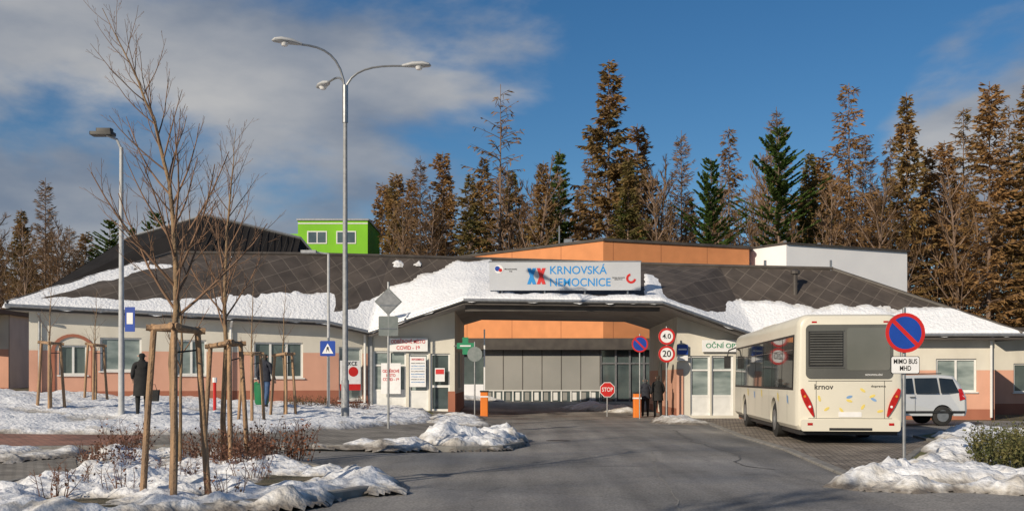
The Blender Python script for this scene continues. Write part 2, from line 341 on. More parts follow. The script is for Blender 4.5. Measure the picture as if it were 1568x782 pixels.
snow_patch('snow_pile',[(-2.6,31),(-0.6,30),(-0.8,35),(-1.6,40),(-3,41.5),(-3.0,36)],0.1,0.16,-0.05,0.2,0.12,slope=0.4,seed=8,dirt=0.15,lump=0.08)
snow_patch('snow_on_island',[(-14,10.8),(-7.4,14.3),(-7.0,16.8),(-7.9,19.0),(-6.4,19.6),(-4.9,19.1),(-3.2,17.3),(-1.6,15.3),(-1.5,14.2),(-2.3,12.7),(-4.2,11.2),(-9,9.8)],0.08,0.17,-0.055,0.18,0.07,slope=0.5,seed=11,dirt=0.07,lump=0.10,freq=0.75)
snow_patch('snow_pile',[(-10.6,18.6),(-9,18.3),(-8.0,19.4),(-8.6,20.5),(-10.6,20.2)],0.06,0.15,-0.03,0.12,0.08,slope=0.4,seed=15,dirt=0.1)
snow_patch('snow_on_lawn',[(5.2,15.1),(6.2,16.6),(8.9,22.2),(10.5,24.6),(11,27.4),(13,30.2),(24,32),(32,32),(32,14),(12,14.3),(6,14.7)],0.07,0.18,-0.03,0.17,0.08,slope=0.6,seed=21,dirt=0.03,lump=0.08,freq=0.42)
snow_patch('snow_pile',[(4.85,15.1),(5.9,16.9),(7.0,17.1),(9,16.3),(14,16.2),(14,13.6),(9,13.7),(5.9,14.2)],0.04,0.24,0.01,0.2,0.07,slope=0.5,seed=31,dirt=0.1,lump=0.14,freq=0.7)
snow_patch('snow_pile',[(6.3,17.0),(7.6,19.0),(9.2,22.3),(10.4,21.8),(8.6,18.6),(7.3,16.8)],0.06,0.2,-0.02,0.16,0.08,slope=0.5,seed=33,dirt=0.07,lump=0.12)
snow_patch('snow_pile',[(5.1,37.5),(6.2,35.0),(6.9,36),(7.0,39.5),(5.6,40)],0.03,0.15,0.0,0.14,0.1,slope=0.35,seed=25,dirt=0.25)
snow_patch('snow_pile',[(2.4,51),(3.2,49),(5.6,46.5),(6.2,48),(4.6,52)],0.0,0.3,0.0,0.15,0.12,slope=0.4,seed=27,dirt=0.15)
snow_patch('snow_pile',[(-5.5,56),(-0.5,56.6),(-1.5,58),(-5.5,58)],0.0,0.25,0.0,0.15,0.12,slope=0.4,seed=29,dirt=0.15)

# ------------------------------------------------------------ hospital building
def wall(mb,A,B,z0,zt,bands,ops,depth=0.14):
    A=Vector((*A,0));B=Vector((*B,0)); L=(B-A).length; d=(B-A)/L; n=Vector((-d.y,d.x,0))
    M=Matrix(((d.x,n.x,0,A.x),(d.y,n.y,0,A.y),(0,0,1,0),(0,0,0,1))); old=mb.M; mb.M=M
    S=sorted(set([0,L]+[o[0] for o in ops]+[o[1] for o in ops]))
    Z=sorted(set([z0]+[b[0] for b in bands[:-1]]+[o[2] for o in ops]+[o[3] for o in ops]))
    def mat(z):
        for zz,m in bands:
            if z<zz: return m
        return bands[-1][1]
    top=lambda s: zt[0]+(zt[1]-zt[0])*s/L
    for i in range(len(S)-1):
        s0,s1=S[i],S[i+1]
        for j in range(len(Z)):
            za=Z[j]; last=j==len(Z)-1
            zb=None if last else Z[j+1]
            zm=za+0.01
            if any(o[0]<=s0+1e-6 and o[1]>=s1-1e-6 and o[2]<=za+1e-6 and (zb is not None and o[3]>=zb-1e-6) for o in ops): continue
            mb.quad((s0,0,za),(s1,0,za),(s1,0,top(s1) if last else zb),(s0,0,top(s0) if last else zb),mat(zm))
    for o in ops:
        s0,s1,za,zb=o[:4]; kind=o[4] if len(o)>4 else 'win'; nm=o[5] if len(o)>5 else 2; gl=o[6] if len(o)>6 else GLASS
        rm=CREAM if kind!='panel' else WHITE
        mb.quad((s0,0,za),(s0,depth,za),(s0,depth,zb),(s0,0,zb),rm); mb.quad((s1,0,za),(s1,depth,za),(s1,depth,zb),(s1,0,zb),rm)
        mb.quad((s0,0,zb),(s1,0,zb),(s1,depth,zb),(s0,depth,zb),rm); mb.quad((s0,0,za),(s1,0,za),(s1,depth,za),(s0,depth,za),rm)
        mb.quad((s0,depth,za),(s1,depth,za),(s1,depth,zb),(s0,depth,zb),gl)
        f=0.07; y0=depth-0.06;y1=depth-0.004
        mb.box(s0,s0+f,y0,y1,za,zb,WHITE);mb.box(s1-f,s1,y0,y1,za,zb,WHITE);mb.box(s0+f,s1-f,y0,y1,za,za+f,WHITE);mb.box(s0+f,s1-f,y0,y1,zb-f,zb,WHITE)
        for k in range(1,nm):
            sx=s0+(s1-s0)*k/nm; mb.box(sx-0.04,sx+0.04,y0,y1,za+f,zb-f,WHITE)
        if kind=='door':
            mb.box(s0+f,s1-f,y0+.01,y1+.001,za+0.95,za+1.05,WHITE)
        if kind=='panel':
            mb.box(s0+f,s1-f,y0+.01,y1+.001,za+0.75,za+0.83,WHITE); mb.box(s0+f,s1-f,y0+.02,y1,za+f,za+0.75,WHITE)
            mb.box(s0+f,s1-f,y0+.01,y1+.001,zb-0.62,zb-0.55,WHITE)
        if kind=='win':
            mb.box(s0-0.06,s1+0.06,-0.07,depth-0.061,za-0.05,za-0.002,WHITE)
    mb.M=old; return M
hosp=empty('hospital_entrance_building')
mb=MB()
BL=[(1.15,PLIN),(2.65,SALM),(99,CREAM)]
BRT=[(0.42,PLIN),(1.95,SALM),(99,CREAM)]
A0,A1,A2,A3=(-17.55,37.2),(-7.3,41.2),(-5.85,42.0),(-2.35,42.0)
MLw=wall(mb,A0,A1,-0.2,(4.05,3.75),BL,[(1.0,1.95,1.75,2.85,'win',2,GLASS),(2.4,3.85,1.9,3.15,'win',2,GLASSL),(5.1,6.2,1.75,3.1,'win',2,GLASSL),(8.0,9.9,1.65,3.05,'win',3,GLASS)])
wall(mb,A1,A2,-0.2,(3.75,3.4),BL,[(0.35,1.35,0.75,2.9,'win',1,GLASSL)])
wall(mb,A2,A3,-0.2,(3.4,4.42),[(99,CREAM)],[(0.15,1.5,0.35,2.75,'panel',2,GLASSL),(1.62,2.42,0.3,2.65,'panel',1,GLASSL),(2.5,3.3,0.3,2.65,'door',1,GLASS)])
wall(mb,(-2.35,42.0),(-2.35,50.3),-0.2,(4.42,4.42),[(1.0,PLIN),(99,CREAM)],[(2.5,4.2,1.2,2.8,'win',2,GLASS)])
wall(mb,(6.75,50.3),(6.75,41.9),-0.2,(4.4,4.4),[(0.4,PLIN),(2.0,SALM),(99,CREAM)],[(3,4.2,0.1,2.4,'door',1,GLASS)])
wall(mb,(6.75,41.9),(9.3,41.9),-0.2,(4.3,3.35),[(99,CREAM)],[(0.55,1.35,0.12,2.55,'panel',1,GLASSL),(1.42,2.3,0.12,2.55,'panel',1,GLASSL)])
wall(mb,(9.3,41.9),(18.9,40.1),-0.2,(3.2,3.2),BRT,[(1.2,2.8,0.95,2.35,'win',2,GLASS),(4.6,6.2,0.95,2.4,'win',2,GLASSL),(7.6,9.1,1.1,2.4,'win',2,GLASSL)])
wall(mb,(-18.5,48),A0,-0.2,(4.0,4.0),BL,[])
wall(mb,(18.9,40.1),(19.7,48.5),-0.2,(3.2,3.2),BRT,[])
wall(mb,(19.7,48.5),(6.75,50.3),-0.2,(3.2,3.2),BRT,[]); wall(mb,(-2.35,50.3),(-18.5,48),-0.2,(4,4),BL,[])
mb.box(-2.62,-2.33,41.93,42.0-0.003,0.0,1.1,PLIN); mb.box(6.73,7.0,41.84,41.897,0.0,2.0,SALM)
mb.box(-5.9,-5.72,41.9,41.997,0,3.35,POLEG)
mb.build('walls',hosp)
mb=MB(); mb.M=MLw
for i in range(12):
    a0=math.pi*i/12;a1=math.pi*(i+1)/12
    p=lambda a,r:(1.475+0.62*math.cos(a)*r,2.6+0.55*math.sin(a)*r)
    a,b,c,d=p(a0,1),p(a1,1),p(a1,1.2),p(a0,1.2)
    mb.prism([a,b,c,d],-0.05,-0.002,PLIN)
mb.box(0.73,0.86,-0.05,-0.002,1.0,2.6,PLIN); mb.box(2.09,2.22,-0.05,-0.002,1.0,2.6,PLIN)
mb.tube([(0.35,-0.1,0.8),(0.35,-0.1,3.7),(0.35,-0.5,3.95)],0.05,8,GALV)
mb.tube([(7.1,-0.1,0.6),(7.1,-0.1,3.6),(7.1,-0.5,3.85)],0.05,8,WHITE)
mb.build('downpipes_and_trim',hosp)
mb=MB(); mb.tube([(-6.0,41.75,0.2),(-6.0,41.75,3.4)],0.05,8,WHITE); mb.tube([(18.7,39.95,0.1),(18.7,39.95,3.1)],0.05,8,WHITE)
mb.box(9.45,9.8,41.5,41.75,1.7,2.1,WHITE)
mb.build('downpipe',hosp)
E=[Vector(p) for p in [(-18.05,36.5,4.28),(-7.4,40.6,3.93),(-5.75,41.2,3.55),(-1.9,40.2,4.75),(5.9,40.2,4.65),(9.7,41.1,3.42),(19.6,39.3,3.35)]]
T=[Vector(p) for p in [(-14.2,42.5,6.8),(-8.8,43.6,6.88),(-5.3,44.5,6.9),(-1.3,45.5,6.9),(5.6,45.5,6.68),(9.1,44.8,6.5),(13.8,44,6.3)]]
EB=[Vector(p) for p in [(-19,48.5,4.2),(-9,50,3.9),(-5.75,50.8,3.5),(-1.5,50.8,4.75),(5.6,50.8,4.65),(9.7,50.8,3.4),(20.2,49,3.35)]]
mb=MB()
for i in range(6):
    mb.quad(E[i],E[i+1],T[i+1],T[i],SLATE); mb.quad(EB[i+1],EB[i],T[i],T[i+1],SLATE)
mb.add([E[0],T[0],EB[0]],[(0,1,2)],SLATE); mb.add([E[6],EB[6],T[6]],[(0,1,2)],SLATE)
mb.tube([t+Vector((0,0,0.03)) for t in T],0.09,6,FASC); mb.tube([E[0]+Vector((0,0,.03)),T[0]],0.08,6,FASC); mb.tube([E[6]+Vector((0,0,.03)),T[6]],0.08,6,FASC)
mb.build('slate_roof',hosp)
mb=MB(); dz=Vector((0,0,-0.22))
def fasc(a,b,mat=FASC,h=0.22):
    mb.quad(a+Vector((0,-0.003,-0.002)),b+Vector((0,-0.003,-0.002)),b+Vector((0,-0.003,-h)),a+Vector((0,-0.003,-h)),mat)
for i in range(6): fasc(E[i],E[i+1]); fasc(EB[i],EB[i+1])
fasc(EB[0],E[0]);fasc(E[6],EB[6])
for i in range(6):
    if i in (2,3,4):
        mb.quad(E[i]+dz,E[i+1]+dz,EB[i+1]+dz,EB[i]+dz,SOFF)
    else:
        off=Vector((0,1.5,0)); mb.quad(E[i]+dz,E[i+1]+dz,E[i+1]+dz+off,E[i]+dz+off,SOFF)
mb.tube([e+Vector((0,-0.07,-0.06)) for e in E],0.07,8,GALV)
mb.box(-1.85,5.85,40.5,40.75,4.28,4.5,FASC)
mb.build('eaves_and_soffit',hosp)
# roof snow
tab=[(-19,1.0),(-16.5,0.95),(-14.6,0.86),(-13.6,0.78),(-12.9,0.48),(-10,0.40),(-7.8,0.42),(-5.6,0.48),(-4.4,0.6),(-3.2,0.76),(-2.4,0.92),(-.9,0.97),(-.55,0.14),(5.3,0.14),(5.7,.74),(7.2,.66),(8.2,.5),(12,.40),(17,.36),(20,.5)]
def lerp_tab(x):
    for (a,va),(b,vb) in zip(tab[:-1],tab[1:]):
        if a<=x<=b: return va+(vb-va)*(x-a)/(b-a)
    return tab[0][1] if x<tab[0][0] else tab[-1][1]
vs=[];val=[];us=[];dr=[]
for i in range(6):
    n=max(4,int((E[i+1]-E[i]).length/0.11))
    for k in range(n+(1 if i==5 else 0)): us.append((i,k/n))
VV=[-0.02,-0.012,0.0,0.012]+[0.025+0.975*j/70 for j in range(71)]
for (i,u) in us:
    a=E[i].lerp(E[i+1],u);b=T[i].lerp(T[i+1],u)
    for v in VV:
        p=a+(b-a)*v; x,y=p.x,p.y
        m=lerp_tab(x)-v+0.085*fbm(x*1.1,y*1.1,3.3,5)
        if -13<x<-4 and abs(v-0.8)<0.12: m=max(m,fbm(x*0.7,y*1.2,8)-0.45)
        if -16<x<-12.5 and v>0.45: m=min(m,0.34-0.8*fbm(x*0.8+3,y*0.9,5.5,3))
        t=min(0.11,max(-0.05,m*1.2))
        if t>0: t*=0.9+0.4*fbm(x*0.6,y*0.6,1.2,2); t+=0.015*fbm(x*2.2,y*2.2,2,3)*min(1,m/0.06); t=max(t,0.012)
        k={-0.02:-0.3,-0.012:0.45,0.0:0.85,0.012:0.97}.get(v,1)
        if t>0: t*=k
        if v<=-0.012: t-= 0.03+0.08*max(0,fbm(x*1.7,0,4,3))
        vs.append((p.x,p.y,p.z+t)); val.append(m); dr.append(max(0,0.3*(1-min(1,max(0,m)/0.08))))
nv=len(VV); fs=[]
for a in range(len(us)-1):
    for b in range(nv-1):
        q=(a*nv+b,(a+1)*nv+b,(a+1)*nv+b+1,a*nv+b+1)
        if max(val[k] for k in q)>-0.02: fs.append(q)
me=bpy.data.meshes.new('roof_snow'); me.from_pydata(vs,[],fs); at=me.attributes.new('dirt','FLOAT','POINT'); at.data.foreach_set('value',dr)
me.polygons.foreach_set('use_smooth',[True]*len(me.polygons)); me.materials.append(SNOW)
o=bpy.data.objects.new('roof_snow',me); COL.objects.link(o); o.parent=hosp
mb=MB(); mb.tube([(11.87,42.92,5.0),(11.87,42.92,6.0)],0.1,10,FASC); mb.tube([(11.87,42.92,6.0),(11.87,42.92,6.12),(11.87,42.92,6.2)],[0.2,0.2,0.05],10,FASC)
mb.tube([(13.7,44,6.2),(13.7,44,6.7)],0.05,6,GALV); mb.tube([(11.0,44.5,6.2),(11.0,44.5,6.75)],0.06,6,GALV)
mb.build('roof_vent',hosp)
b=empty('sampling_point_sign',(-4.25,41.9,3.0)); mb=MB(); mb.box(-0.8,0.8,-0.04,0.0,-0.27,0.27,WHITES); mb.build('board',b)
text('ODBĚROVÉ MÍSTO',1.4,0.2,(0,-0.05,0.12),RDTXT,b); text('COVID - 19',0.95,0.16,(0,-0.05,-0.13),RDTXT,b)
b=empty('sampling_poster',(-4.95,41.86,1.75)); mb=MB(); mb.box(-0.4,0.4,-0.02,0.0,-0.75,0.5,WHITES); mb.build('sheet',b)
text('ODBĚROVÉ\nMÍSTO\nCOVID - 19',0.68,0.5,(0,-0.03,0.0),RDTXT,b)
b=empty('notice_poster',(-3.85,41.86,1.9)); mb=MB(); mb.box(-0.33,0.33,-0.02,0.0,-0.62,0.62,WHITES); mb.build('sheet',b)
rg=random.Random(3)
text('INFORMACE',0.5,0.08,(0,-0.03,0.5),RDTXT,b)
for k in range(8): text(''.join(rg.choice('abcdefghiklmnoprstuv   ') for _ in range(26)),0.55,0.05,(0,-0.03,0.35-k*0.11),BLTXT if k%3 else BKTXT,b)
b=empty('door_poster',(-2.95,41.86,1.8)); mb=MB(); mb.box(-0.2,0.2,-0.02,0.0,-0.3,0.25,WHITES); mb.box(-0.17,0.17,-0.025,-0.021,0.0,0.2,RDTXT); mb.build('sheet',b)
b=empty('medical_poster',(-6.55,41.47,1.9),R(22)); mb=MB(); mb.box(-0.42,0.42,-0.03,-0.01,-0.5,0.45,WHITES); mb.disc(0.12,0.0,0.2,-0.035,-0.031,REDS,20); mb.box(-0.3,-0.15,-0.036,-0.031,-0.3,0.3,REDS); mb.box(-0.42,0.42,-0.034,-0.031,-0.75,-0.5,REDS); mb.build('sheet',b)
text('AKCE',0.5,0.16,(0.02,-0.04,0.32),BKTXT,b)
b=empty('optician_sign',(8.6,41.8,2.95)); mb=MB(); mb.box(-0.85,1.25,-0.06,0.0,-0.24,0.24,WHITES); mb.build('board',b)
text('OČNÍ OPTIKA',1.8,0.26,(0.2,-0.07,0),GRTXT,b)
sg=empty('hospital_name_sign',(2.1,40.7,5.68),R(-1.5)); mb=MB()
mb.box(-3.0,3.0,-0.06,0.06,-0.56,0.56,nmat('sign_panel',(0.50,0.52,0.55),(0.44,0.46,0.50),0.4,0.5))
mb.box(-3.03,3.03,-0.075,0.075,0.56,0.60,GALV)
for x in (-2.5,-0.8,0.8,2.5): mb.tube([(x,0.1,-1.0),(x,0.1,0.5)],0.04,6,GALV); mb.tube([(x,0.1,0.3),(x,1.4,-0.2)],0.03,6,GALV)
for (x0,c1) in ((-1.5,BLTXT),(-1.12,RDTXT)):
    mb.prism([(x0,-0.32),(x0+0.14,-0.32),(x0+0.36,0.32),(x0+0.22,0.32)],-0.07,-0.0605,c1)
    mb.prism([(x0+0.22,-0.32),(x0+0.36,-0.32),(x0+0.14,0.32),(x0,0.32)],-0.075,-0.0705,c1)
mb.disc(-2.62,0.28,0.17,-0.07,-0.0605,WHITES); mb.disc(-2.68,0.3,0.1,-0.074,-0.0705,BLUES); mb.disc(-2.56,0.24,0.07,-0.078,-0.0745,REDS)
for i in range(14):
    a0=R(100+18*i);a1=R(118+18*i)
    mb.prism([(2.62+0.11*math.cos(a0),-0.1+0.11*math.sin(a0)),(2.62+0.2*math.cos(a0),-0.1+0.2*math.sin(a0)),(2.62+0.2*math.cos(a1),-0.1+0.2*math.sin(a1)),(2.62+0.11*math.cos(a1),-0.1+0.11*math.sin(a1))],-0.07,-0.0605,REDS)
mb.build('panel',sg)
text('KRNOVSKÁ',2.25,0.40,(0.52,-0.066,0.22),BLTXT,sg); text('NEMOCNICE',2.4,0.32,(0.6,-0.066,-0.26),BLTXT,sg)
text('Moravskoslezský\nkraj',0.5,0.16,(-2.15,-0.066,0.24),BKTXT,sg); text('Sdružené zdravotnické\nzařízení Krnov',0.5,0.12,(2.12,-0.066,-0.1),BKTXT,sg)

# ------------------------------------------------------------ buildings behind
ob=empty('orange_hospital_block'); mb=MB()
P=[(5.38,60.4),(14.8,64),(18.2,76),(-2.5,76),(-6.4,71.7)]
mb.prismz(P,-0.2,9.73,ORANGE)
mb.build('walls',ob)
mb=MB(); c=Vector((5,68,0))
PP=[((p[0]-c.x)*1.012+c.x,(p[1]-c.y)*1.012+c.y) for p in P]; mb.prismz(PP,9.73,9.89,FASC)
mb.box(3.9,5.6,64.5,66,9.89,10.3,GALV); mb.box(3.3,3.8,64.8,65.4,9.89,10.45,GALV); mb.tube([(3.0,65,9.8),(3.0,65,11.3)],0.05,6,GALV)
mb.build('parapet',ob)
wb=empty('white_hospital_block'); mb=MB(); mb.prismz([(14.82,65.5),(16.8,62.7),(25.7,66.6),(25.7,76),(14.82,76)],-0.2,9.85,WHITEW); mb.build('walls',wb)
mb=MB(); mb.prismz([(14.7,65.5),(16.8,62.55),(25.85,66.5),(25.85,76),(14.7,76)],9.85,9.95,FASC)
for x,y in ((17.6,66),(20.1,67)): mb.tube([(x,y,9.9),(x,y,10.5)],0.12,6,GALV)
mb.build('parapet',wb)
pv=empty('entrance_pavilion'); mb=MB()
mb.box(-3.6,8.2,57.6,60.2,3.25,3.9,FASC); mb.box(-1.6,5.0,58.2,60,0.95,3.25,GREYP)
for k in range(7): x=-1.6+6.6*k/6; mb.box(x-0.02,x+0.02,58.185,58.199,0.95,3.25,FASC)
mb.box(-1.6,5.0,58.25,58.3,0.3,0.95,GLASS)
for k in range(13): x=-1.6+6.6*k/12; mb.box(x-0.04,x+0.04,58.2,58.249,0.3,0.95,WHITE)
mb.box(-1.6,5.0,58.17,58.184,0.92,0.98,WHITE)
for k in range(12): x=-1.3+6.6*k/12*0.98; mb.box(x-0.12,x+0.12,58.235,58.2495,0.4,0.85,WHITE if k%2 else GREYP)
mb.box(-3.6,-1.6,58.3,60,0.3,3.25,GLASS); mb.box(-3.6,-1.62,58.1,58.295,0.2,1.3,WHITEW)
mb.box(5.0,8.2,58.3,60,0.2,3.25,GLASS)
for x in (5.04,5.9,6.7,7.5,8.1): mb.box(x-0.05,x+0.05,58.2,58.298,0.2,3.25,GALV)
mb.box(5.1,8.1,58.22,58.296,2.45,2.53,GALV)
mb.build('pavilion_walls',pv)
gb=empty('green_building',(-15.4,88,0)); mb=MB()
mb.box(-3.0,3.0,0,8,0,15.2,GREEN); mb.box(-3.1,3.1,-0.1,8.1,15.2,15.35,GALV)
mb.box(-3.9,-3.05,1,8,0,14.2,GREEN)
mb.build('walls',gb)
mb=MB()
for x0 in (-2.2,0.3):
    mb.box(x0,x0+1.7,-0.04,-0.003,13.2,14.3,WHITE)
    mb.box(x0+.1,x0+.8,-0.05,-0.041,13.3,14.2,GLASS); mb.box(x0+.9,x0+1.6,-0.05,-0.041,13.3,14.2,GLASS)
mb.box(-3.0,3.0,-0.03,-0.004,14.9,15.0,WHITE)
mb.build('windows',gb)
# dark gambrel-roofed house: steep ribbed slope towards the street
db=empty('dark_roofed_building'); mb=MB()
rid=[(-28.6,12.0),(-22.7,13.7),(-15.7,12.0),(-14.2,10.2)]
fr=[(-31.5,66,6.5),(-22.7,66,6.5),(-14.6,66,6.5),(-12.6,68,6.5)]
for i in range(3):
    a,b=rid[i],rid[i+1]; mb.quad(fr[i],fr[i+1],(b[0],76,b[1]),(a[0],76,a[1]),RIBD)
    mb.quad((a[0],76,a[1]),(b[0],76,b[1]),(b[0],92,b[1]-3),(a[0],92,a[1]-3),RIBD)
mb.quad(fr[0],(rid[0][0],76,rid[0][1]),(rid[0][0],92,9),(-31.5,92,6.5),RIBD); mb.quad(fr[3],(rid[3][0],76,rid[3][1]),(rid[3][0],92,7.2),(-12.6,92,6.5),RIBD)
for i in range(3):
    a,b=rid[i],rid[i+1]; n=max(2,int((b[0]-a[0])/0.45))
    for k in range(n+1):
        t=k/n; p=Vector(fr[i]).lerp(Vector(fr[i+1]),t); q=Vector((a[0]+(b[0]-a[0])*t,76,a[1]+(b[1]-a[1])*t)); mb.tube([p,q],0.035,4,RIBL)
mb.box(-31,-13,66.3,91,0,6.48,CREAM)
mb.tube([(x,76,z+0.05) for x,z in rid],0.12,6,GALV)
mb.build('roof_block',db)
lb=empty('pink_annex_building',(-27,46,0)); mb=MB(); wall(mb,(-8,0),(3.4,2),0,(4.6,4.6),[(1.2,PLIN),(3.0,SALM),(99,CREAM)],[(7,8.4,2.0,3.3,'win',2,GLASS),(9.2,10.4,2.0,3.3,'win',2,GLASS)])
mb.box(-8,3.4,2.1,9,0,4.6,CREAM); mb.box(-8.3,3.6,-0.5,9.3,4.6,4.8,FASC); mb.box(2.2,2.9,1.0,1.4,3.2,3.8,WHITE); mb.build('walls',lb)
lb=empty('side_annex_building',(27,46,0)); mb=MB(); wall(mb,(-5.5,0),(8,-1),-0.2,(3.6,3.6),[(0.5,PLIN),(2,SALM),(99,CREAM)],[(1,2.3,1,2.3,'win',2,GLASS)]); mb.box(-5.5,8,0.2,8,-.2,3.6,SALM); mb.box(-5.9,8.4,-1.4,8.3,3.6,3.85,FASC); mb.build('walls',lb)

# ------------------------------------------------------------ bus
CREAMB=nmat('bus_paint',(0.66,0.63,0.54),(0.61,0.585,0.50),0.6,0.35,spec=0.5)
BUSDK=nmat('bus_dark_panel',(0.085,0.085,0.08),(0.115,0.115,0.105),0.8,0.3)
BUSGL=nmat('bus_glass',(0.012,0.016,0.018),(0.03,0.035,0.035),0.7,0.04,spec=1.0)
LAMPR=nmat('tail_lamp_red',(0.5,0.02,0.02),(0.35,0.01,0.01),8,0.15)
LAMPO=nmat('lamp_amber',(0.7,0.25,0.02),(0.6,0.2,0.02),8,0.15)
YEL=nmat('decal_yellow',(0.75,0.5,0.03),(0.7,0.45,0.03),3,0.4)
bus=empty('city_bus',(8.12,24.6,0.03),R(-5.3))
W=1.275;Lb=12.0
def bsec(y,ix,iz,izb):
    w=W-ix; zt=3.05-iz; zb=0.34+izb; r=0.28; pts=[]
    def arc(cx,cz,r,a0,a1,n=6):
        for i in range(n+1):
            a=R(a0+(a1-a0)*i/n); pts.append((cx+r*math.cos(a),y,cz+r*math.sin(a)))
    arc(w-r-0.04,zt-r*0.7,r,0,90)
    arc(-w+r+0.04,zt-r*0.7,r,90,180)
    pts[-1]=(-w+0.04,y,zt-r*0.7)
    pts.append((-w,y,1.2)); pts.append((-w,y,zb+0.1)); pts.append((-w+0.08,y,zb)); pts.append((w-0.08,y,zb)); pts.append((w,y,zb+0.1)); pts.append((w,y,1.2))
    return pts
secs=[(0.0,0.13,0.10,0.05),(0.03,0.07,0.05,0.02),(0.09,0.03,0.02,0.0),(0.2,0,0,0),(11.75,0,0,0),(11.9,0.04,0.04,0),(12.0,0.14,0.15,0.05)]
mb=MB(); allp=[bsec(*s) for s in secs]; n=len(allp[0]); vs=[p for s in allp for p in s]; fs=[]
for k in range(len(secs)-1):
    for i in range(n): fs.append((k*n+i,k*n+(i+1)%n,(k+1)*n+(i+1)%n,(k+1)*n+i))
fs.append(tuple(range(n))); fs.append(tuple(range(len(vs)-1,len(vs)-n-1,-1)))
mb.add(vs,fs,CREAMB)
body=mb.build('body',bus)
bm=bmesh.new(); bm.from_mesh(body.data); bmesh.ops.recalc_face_normals(bm,faces=bm.faces[:]); bm.to_mesh(body.data); bm.free()
cut=[]
for yy in (3.3,9.3):
    for sx in (-1,1):
        m2=MB(); m2.tube([(sx*0.85,yy,0.5),(sx*1.5,yy,0.5)],0.58,28,BLACK); cut.append(m2.build('cut',bus))
bpy.context.view_layer.update()
boolean_cut(body,cut)
body.data.polygons.foreach_set('use_smooth',[True]*len(body.data.polygons)); body.data.set_sharp_from_angle(angle=R(28))
mb=MB()
for yy in (3.3,9.3):
    for sx in (-1,1):
        mb.tube([(sx*0.93,yy,0.47),(sx*1.0,yy,0.47),(sx*1.22,yy,0.47),(sx*1.25,yy,0.47)],[0.44,0.48,0.48,0.42],28,RUBBER)
        mb.tube([(sx*1.2,yy,0.47),(sx*1.256,yy,0.47)],0.28,20,GALV); mb.tube([(sx*1.25,yy,0.47),(sx*1.27,yy,0.47)],[0.12,0.08],12,POLEG)
mb.build('wheels',bus,smooth=35)
mb=MB()
def sideglass(sx,y0,y1,z0=1.32,z1=2.62,mat=BUSGL,e=0.008):
    f=lambda z: sx*(W-0.04*max(0,(z-1.2))/1.65+e)
    mb.quad((f(z0),y0,z0),(f(z0),y1,z0),(f(z1),y1,z1),(f(z1),y0,z1),mat)
for sx in (-1,1):
    sideglass(sx,0.35,11.7,1.3,2.66,BLACK,0.005)
    ys=[0.45,2.0,3.6,5.2,6.8,8.4,10.0,11.6]
    for a,b2 in zip(ys[:-1],ys[1:]): sideglass(sx,a+0.04,b2-0.04,1.36,2.6,BUSGL,0.010)
    for a,b2 in zip(ys[:-1],ys[1:]): sideglass(sx,a+0.04,b2-0.04,2.28,2.3,BUSDK,0.014)
    for y in (1.2,2.55,4.1,5.4,6.8,8.2,10.2):
        x=sx*(W+0.003); mb.quad((x,y,0.5),(x,y+0.012,0.5),(x,y+0.012,1.28),(x,y,1.28),BLACK)
mb.box(-1.05,1.05,12.0,12.012,0.95,2.75,BUSGL)
mb.box(-1.15,1.15,0.15,11.8,0.22,0.34,BLACK)
mb.build('side_windows',bus)
mb=MB()
def rrect(x0,x1,z0,z1,r,n=5):
    p=[]
    for cx,cz,a in ((x1-r,z0+r,-90),(x1-r,z1-r,0),(x0+r,z1-r,90),(x0+r,z0+r,180)):
        for i in range(n+1): an=R(a+90*i/n); p.append((cx+r*math.cos(an),cz+r*math.sin(an)))
    return p
mb.prism(rrect(-1.04,1.0,1.58,2.88,0.12),-0.022,0.02,BUSDK)
mb.prism(rrect(-0.08,0.93,1.78,2.80,0.08),-0.030,-0.0225,nmat('rear_glass',(0.11,0.115,0.105),(0.15,0.15,0.14),0.7,0.1))
mb.prism(rrect(-0.98,-0.16,1.86,2.72,0.03),-0.028,-0.0225,BLACK)
SLAT=nmat('grille_slat',(0.13,0.13,0.12),(0.16,0.16,0.15),2,0.5)
for i in range(13):
    z=1.9+i*0.062; mb.add([(-0.95,-0.03,z),(-0.19,-0.03,z),(-0.19,-0.075,z+0.03),(-0.95,-0.075,z+0.03),(-0.95,-0.03,z+0.012),(-0.19,-0.03,z+0.012),(-0.19,-0.075,z+0.042),(-0.95,-0.075,z+0.042)],[(0,1,2,3),(4,5,6,7),(3,2,6,7),(0,3,7,4),(1,2,6,5)],SLAT)
mb.box(-1.0,-0.14,-0.04,-0.023,1.835,1.86,BUSDK);mb.box(-1.0,-0.14,-0.04,-0.023,2.72,2.745,BUSDK)
for (x0,x1,z0,z1) in ((-0.98,0.98,1.52,1.535),(-0.98,0.98,0.62,0.63)): mb.box(x0,x1,-0.004,0.01,z0,z1,BLACK)
for x in (-0.8,0.8): mb.box(x,x+0.01,-0.004,0.01,0.63,1.52,BLACK)
mb.prism(rrect(-1.16,1.16,0.32,0.6,0.06),-0.07,0.04,CREAMB)
mb.prism(rrect(-0.27,0.27,0.66,0.78,0.02),-0.012,0.0,WHITES)
mb.box(-0.5,0.5,-0.078,-0.071,0.34,0.4,BLACK)
